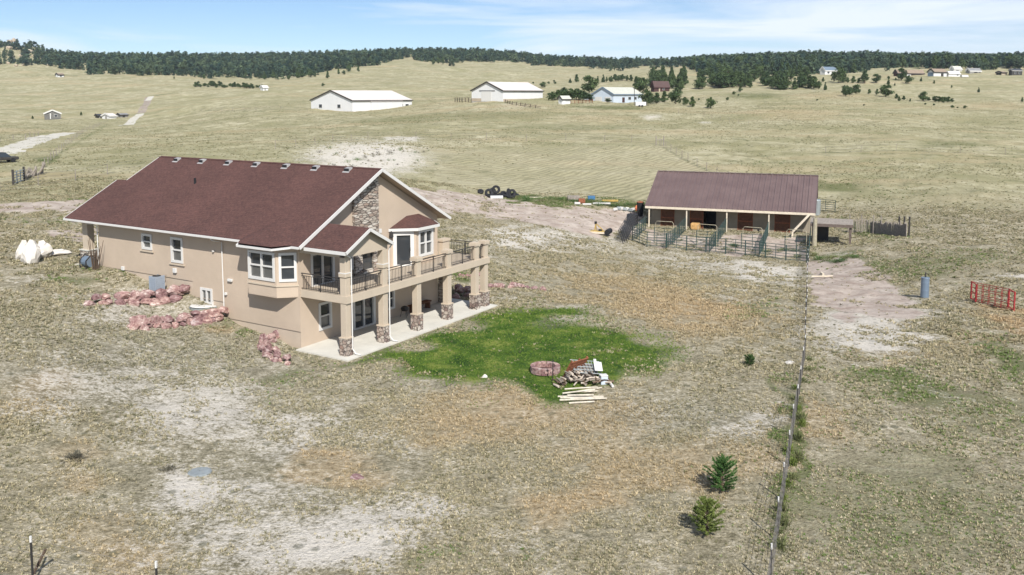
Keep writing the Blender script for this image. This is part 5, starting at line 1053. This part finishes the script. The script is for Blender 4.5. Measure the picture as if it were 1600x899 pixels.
VV = np.concatenate(VV); forest = np_mesh('forest', VV, np.arange(len(VV)).reshape(-1, 3), M['tint'], {'tint': np.concatenate(VC)}, smooth=False)
tag(forest, 'far-off dark green pine forest covering the ridges along the horizon', 'forest', kind='stuff')
M['tanrock'] = simple('tan_outcrop_rock', (.42, .35, .26), .9, .3, .3, bm=1, world=True)
OR = [rock_mesh(50+i, .8) for i in range(4)]
for me in OR: me.materials.append(M['tanrock'])
for k, (px, py, w) in enumerate([(8,70,14),(16,66,12),(22,64,13),(13,76,11),(27,70,9),(17,84,12),(32,88,8),(48,82,12),(45,77,7),(53,89,10),(60,96,6),(30,98,9),(38,102,8),(12,100,8),(26,104,7),(72,99,5),(108,104,9),(122,109,6),(166,104,6),(175,105,5),(76,103,6)]):
    p = place(px, py); o = boulder(p+Vector((0,0,w*.12)), w*.9, w*.7, w*.62, k, OR, 'pale rock outcrop among the pines on the far left hill', 'pale outcrops of the left hill', 'rock_outcrop'); o['category'] = 'rock'
print('TREES individual', NT, 'forest', len(rest))
for i in range(7):
    if not used[i]:
        for x in CHL[i]: bpy.data.objects.remove(x, do_unlink=True)
        bpy.data.objects.remove(PROT[i], do_unlink=True)

# ------------------------------------------------------------------ young pines and plants in the foreground
def young(px, py, h, w, mat, label, seed, nb=46, name='young_pine', cat='young tree', lean=0):
    rs = random.Random(seed); p = place(px, py); r = empty(name, p, 0, label, cat); t = MB(); nd = []
    t.tube([(0,0,-.05),(lean*.4,0,h*.5),(lean,0,h*.95)], [.03*h+.012,.02*h,.006], 6)
    for k in range(nb):
        u = (k+.5)/nb; z = h*(.06+.86*u); a = k*2.4+rs.uniform(-.4,.4); L = w*.5*((1-u)**.45)*min(1, .55+2*u)*rs.uniform(.65,1.1)*(1 if u > .1 else .8)+.05; up = .35+.75*u
        b = Vector((lean*u,0,z)); d = Vector((math.cos(a), math.sin(a), up)).normalized(); tip = b+d*L; t.tube([b, tip], [.012,.004], 4, False)
        for j in range(int(60+L*190)):
            q = b.lerp(tip, rs.uniform(.2,1)); dv = (d*rs.uniform(.3,1)+Vector((rs.gauss(0,.6), rs.gauss(0,.6), rs.gauss(.15,.5)))).normalized(); sd_ = dv.cross(Vector((rs.gauss(0,1),rs.gauss(0,1),rs.gauss(0,1)))).normalized(); nl = rs.uniform(.05,.10)
            nd += [q-sd_*.011, q+sd_*.011, q+dv*nl]
    t.build('trunk', M['bark'], r); V = np.array([tuple(v) for v in nd]); c = np_mesh('crown', V, np.arange(len(V)).reshape(-1, 3), M[mat], smooth=False); c.parent = r
    return r
young(1128,770,1.15,1.5,'young','dark green young pine beside the wire fence, the farther of two',1,nb=60)
young(1104,838,1.1,1.35,'younggold','yellow-green young pine near the wire fence, the nearer of two',2,nb=60)
young(1171,571,.45,.7,'bush','small spiky green plant in dry grass left of the wire fence',3,26,'plant','plant')
def weed(px, py, h, w, mat, label, seed, nb=220, name='weed_clump', cat='weeds', group=None):
    rs = random.Random(seed); p = place(px, py); r = empty(name, p, 0, label, cat, group); V = []
    for k in range(nb):
        a = rs.uniform(0, 6.28); q = abs(rs.gauss(0, .45))*w*.5; b = Vector((q*math.cos(a), q*math.sin(a), -.02)); t = b+Vector((math.cos(a)*w*.22*rs.random()+rs.gauss(0,.08)*w, math.sin(a)*w*.22*rs.random()+rs.gauss(0,.08)*w, h*rs.uniform(.35,1)*max(.35, 1-q/w)))
        sd_ = Vector((rs.gauss(0,1), rs.gauss(0,1), 0)).normalized()*rs.uniform(.008,.022)*(1+h)
        m_ = b.lerp(t, .5)+Vector((0,0,h*.08)); V += [b-sd_*.6, b+sd_*.6, m_+sd_, m_-sd_, m_+sd_, t]
        V[-3:] = [m_-sd_, m_+sd_, t]
    V = np.array([tuple(v) for v in V]); c = np_mesh('leaves', V, np.arange(len(V)).reshape(-1, 3), M[mat], smooth=False); c.parent = r; return r
M['deadbush'] = foliage('dead_shrub_twigs', (.05,.045,.035), (.14,.13,.09)); M['weedgreen'] = foliage('weed_leaves', (.075,.095,.035), (.20,.21,.09))
weed(118,716,.22,1.0,'deadbush','low dark dead shrub in the lower left foreground',4,260,'shrub','shrub'); weed(262,735,.18,.8,'deadbush','small dark dead shrub left of the round ground cover',5,160,'shrub','shrub')
weed(823,314,.8,2.4,'bush','low green bush in the weeds right of the tyres',6,320,'bush','bush')
g_ = random.Random(8)
for k in range(20):
    t_ = (k+g_.random())/20; y = 560+t_*300; x = np.interp(y, [560,640,720,860], [1250,1243,1232,1212])+g_.uniform(-3,16); weed(x, y, g_.uniform(.2,.55), g_.uniform(.35,.9), 'weedgreen' if g_.random() < .6 else 'younggold', 'tall green weed clump growing against the long wire fence', 30+k, 130, group='weed clumps along the wire fence')
for k, (px, py, h, w) in enumerate(((1272,400,.5,1.6),(1280,406,.5,1.6),(1292,408,.4,1.9),(1306,410,.4,1.8),(1322,404,.4,1.7),(1335,403,.35,1.5),(1299,404,.4,1.8),(1315,409,.4,1.6))): weed(px, py, h, w, 'bush' if k % 2 else 'weedgreen', 'low green weed mound below the weathered lean-to', 50+k, 200, group='weed mounds by the lean-to')
for k in range(30):
    x = 808+k*6.7; y = np.interp(x, [810,900,1000], [309,316,324])+random.uniform(-3,3); weed(x, y, .5, 2.2, 'bush' if k % 3 else 'weedgreen', 'leafy weed clump in the green strip behind the dirt lot', 70+k, 150, group='weed strip behind the dirt lot')
for k in range(16):
    x = 1060+g_.uniform(0,190); y = np.interp(x, [1010,1260], [378,402])+g_.uniform(-8,6); weed(x, y, .35, 1.6, 'bush' if k % 2 else 'weedgreen', 'green weed patch growing inside the barn pens', 120+k, 130, group='weeds inside the pens')
weed(992,352,.4,1.4,'weedgreen','bright green weed clump left of the barn by the black tank',150,180)

for k in range(38):
    x = g_.gauss(590, 42); y = 246+g_.gauss(0, 8)
    if x < 690: weed(x, min(max(y, 228), 268), g_.uniform(.3,.6), g_.uniform(.7,1.6), 'deadbush' if k % 3 else 'bush', 'small dark shrub on the pale sandy mound behind the house', 200+k, 50, 'shrub', 'shrub', 'shrubs of the pale sandy mound')
# ------------------------------------------------------------------ grass tufts
def tufts(name, n, r0, r1, seed, label, cat, want, blades=5, hs=(.05,.13), wd=.022, spread=.07, pw=.75):
    g = np.random.default_rng(seed); th = np.radians(g.uniform(-35, 35, n)); u = g.uniform(0, 1, n); r = (r0**pw+(r1**pw-r0**pw)*u)**(1/pw)
    x = r*np.sin(th); y = r*np.cos(th); p = (x-HO.x)*HA.x+(y-HO.y)*HA.y; q = (x-HO.x)*HB.x+(y-HO.y)*HB.y
    ok = ~((p > -.6) & (p < 13.3) & (q > -.6) & (q < 3.2)) & ~((p > -.1) & (p < 11.7) & (q > 3) & (q < 22.2)); x, y = x[ok], y[ok]
    z = gzv(x, y); px, py = project(x, y, z); zn = zones(px, py, x, y); pr, col = want(g, zn, x, y); ok = g.uniform(0, 1, len(x)) < pr
    x, y, z, col = x[ok], y[ok], z[ok], col[ok]; m = len(x); sc_ = np.clip(np.hypot(x, y)/36, .8, 1.7)*g.uniform(.55, 1.3, m)
    a = g.uniform(0, 6.28, (m, 1))+np.arange(blades)[None]*6.28/blades+g.uniform(-.5, .5, (m, blades)); od = np.stack([np.cos(a), np.sin(a), 0*a], -1); pd = np.stack([-np.sin(a), np.cos(a), 0*a], -1)
    rad = spread*sc_[:, None]*g.uniform(.6, 1.3, (m, blades)); h = g.uniform(*hs, (m, blades))*sc_[:, None]; w = (wd*sc_[:, None]*g.uniform(.6, 1.3, (m, blades)))[..., None]
    b = np.stack([x, y, z-.008], 1)[:, None]+od*(rad*.25)[..., None]; t = np.stack([x, y, z], 1)[:, None]+od*(rad*g.uniform(.5, 1.1, (m, blades)))[..., None]+np.stack([0*h, 0*h, h], -1)
    V = np.stack([b-pd*w, b+pd*w, t], 2).reshape(-1, 3)
    C = np.repeat(np.c_[col*g.uniform(.82, 1.18, (m, 1)), np.ones(m)], blades*3, 0)
    o = np_mesh(name, V, np.arange(len(V)).reshape(-1, 3), M['tint'], {'tint': C}, smooth=False); return tag(o, label, cat, kind='stuff')
def want_dry(g, zn, x, y):
    pale, dirt, rust, lawn, green, straw, mown, gray = zn; n = len(x); k = vnoise(x, y, .8, 51)+.8*vnoise(x, y, 2.7, 52)
    pr = np.clip(.62+.45*k-.50*np.clip(pale, 0, 1)-.92*dirt-1.15*lawn, 0.012, 1)
    pal = np.array([(.36,.31,.195),(.295,.26,.16),(.42,.37,.255),(.18,.17,.095),(.115,.115,.06),(.26,.245,.165)]); ix = g.choice(6, n, p=[.27,.22,.15,.15,.11,.10]); col = pal[ix]
    col = col*(1-.5*np.clip(gray, 0, 1)[:, None])+.5*np.clip(gray, 0, 1)[:, None]*np.array([.24,.235,.175])*g.uniform(.5, 1.4, (n, 1)); col = col*(1-.6*np.clip(rust, 0, 1)[:, None])+.6*np.clip(rust, 0, 1)[:, None]*np.array([.47,.32,.18])*g.uniform(.7, 1.25, (n, 1)); gm = (g.uniform(0, 1, n) < np.clip(green, 0, 1)*.75)[:, None]
    return pr, np.where(gm, np.array([.12,.17,.05]), col)
def want_lawn(g, zn, x, y):
    lawn = zn[3]; n = len(x); pal = np.array([(.05,.11,.018),(.085,.155,.025),(.14,.21,.04),(.26,.26,.09)]); ix = g.choice(4, n, p=[.4,.35,.19,.06]); k = vnoise(x, y, 1.8, 61)
    k2 = np.clip(.5+.35*vnoise(x, y, 2.6, 62)+.2*k, 0, 1)[:, None]; return np.clip((lawn-.15)*1.3, 0, 1), pal[np.clip(ix+(k > 1.1), 0, 3)]*(1-k2*.5)+k2*.5*np.array([.19,.25,.045])
def want_far(g, zn, x, y):
    pale, dirt, rust, lawn, green, straw, mown, gray = zn; n = len(x); k = vnoise(x, y, 6, 71)+.8*vnoise(x, y, 25, 72)
    pal = np.array([(.36,.325,.20),(.29,.265,.15),(.20,.195,.10),(.12,.13,.06),(.42,.38,.25)]); col = pal[g.choice(5, n, p=[.28,.26,.2,.12,.14])]
    gm = (g.uniform(0, 1, n) < np.clip(green, 0, 1)*.7)[:, None]
    return np.clip(.45+.3*k-.8*dirt-.7*mown-.3*np.clip(pale, 0, 1), .02, 1), np.where(gm, np.array([.10,.15,.045]), col)
tufts('dry_grass', 390000, 19, 120, 1, 'dry straw-coloured bunch grass covering the ground around the house and barn', 'dry grass', want_dry, 6, (.03,.075), .022, .085, .8)
tufts('pasture_grass', 170000, 95, 480, 4, 'sparse dry bunch grass and weeds dotting the far pasture', 'pasture grass', want_far, 5, (.04,.085), .04, .15, 1.0)
tufts('lawn_grass', 130000, 30, 60, 2, 'short green grass of the small irrigated lawn in front of the deck', 'lawn grass', want_lawn, 5, (.03,.06), .013, .05, 1.6)

# ------------------------------------------------------------------ thin summer haze
hz = MB().box(-4300, 4300, -60, 4300, float(Z.min())-1, 145).build('haze', None); tag(hz, kind='stuff')
m = bpy.data.materials.new('haze'); m.use_nodes = True; t = m.node_tree; t.nodes.clear(); oo = t.nodes.new('ShaderNodeOutputMaterial'); pv = t.nodes.new('ShaderNodeVolumePrincipled')
pv.inputs['Density'].default_value = .00006; pv.inputs['Color'].default_value = (.80, .88, 1, 1); t.links.new(pv.outputs[0], oo.inputs['Volume']); hz.data.materials.append(m)
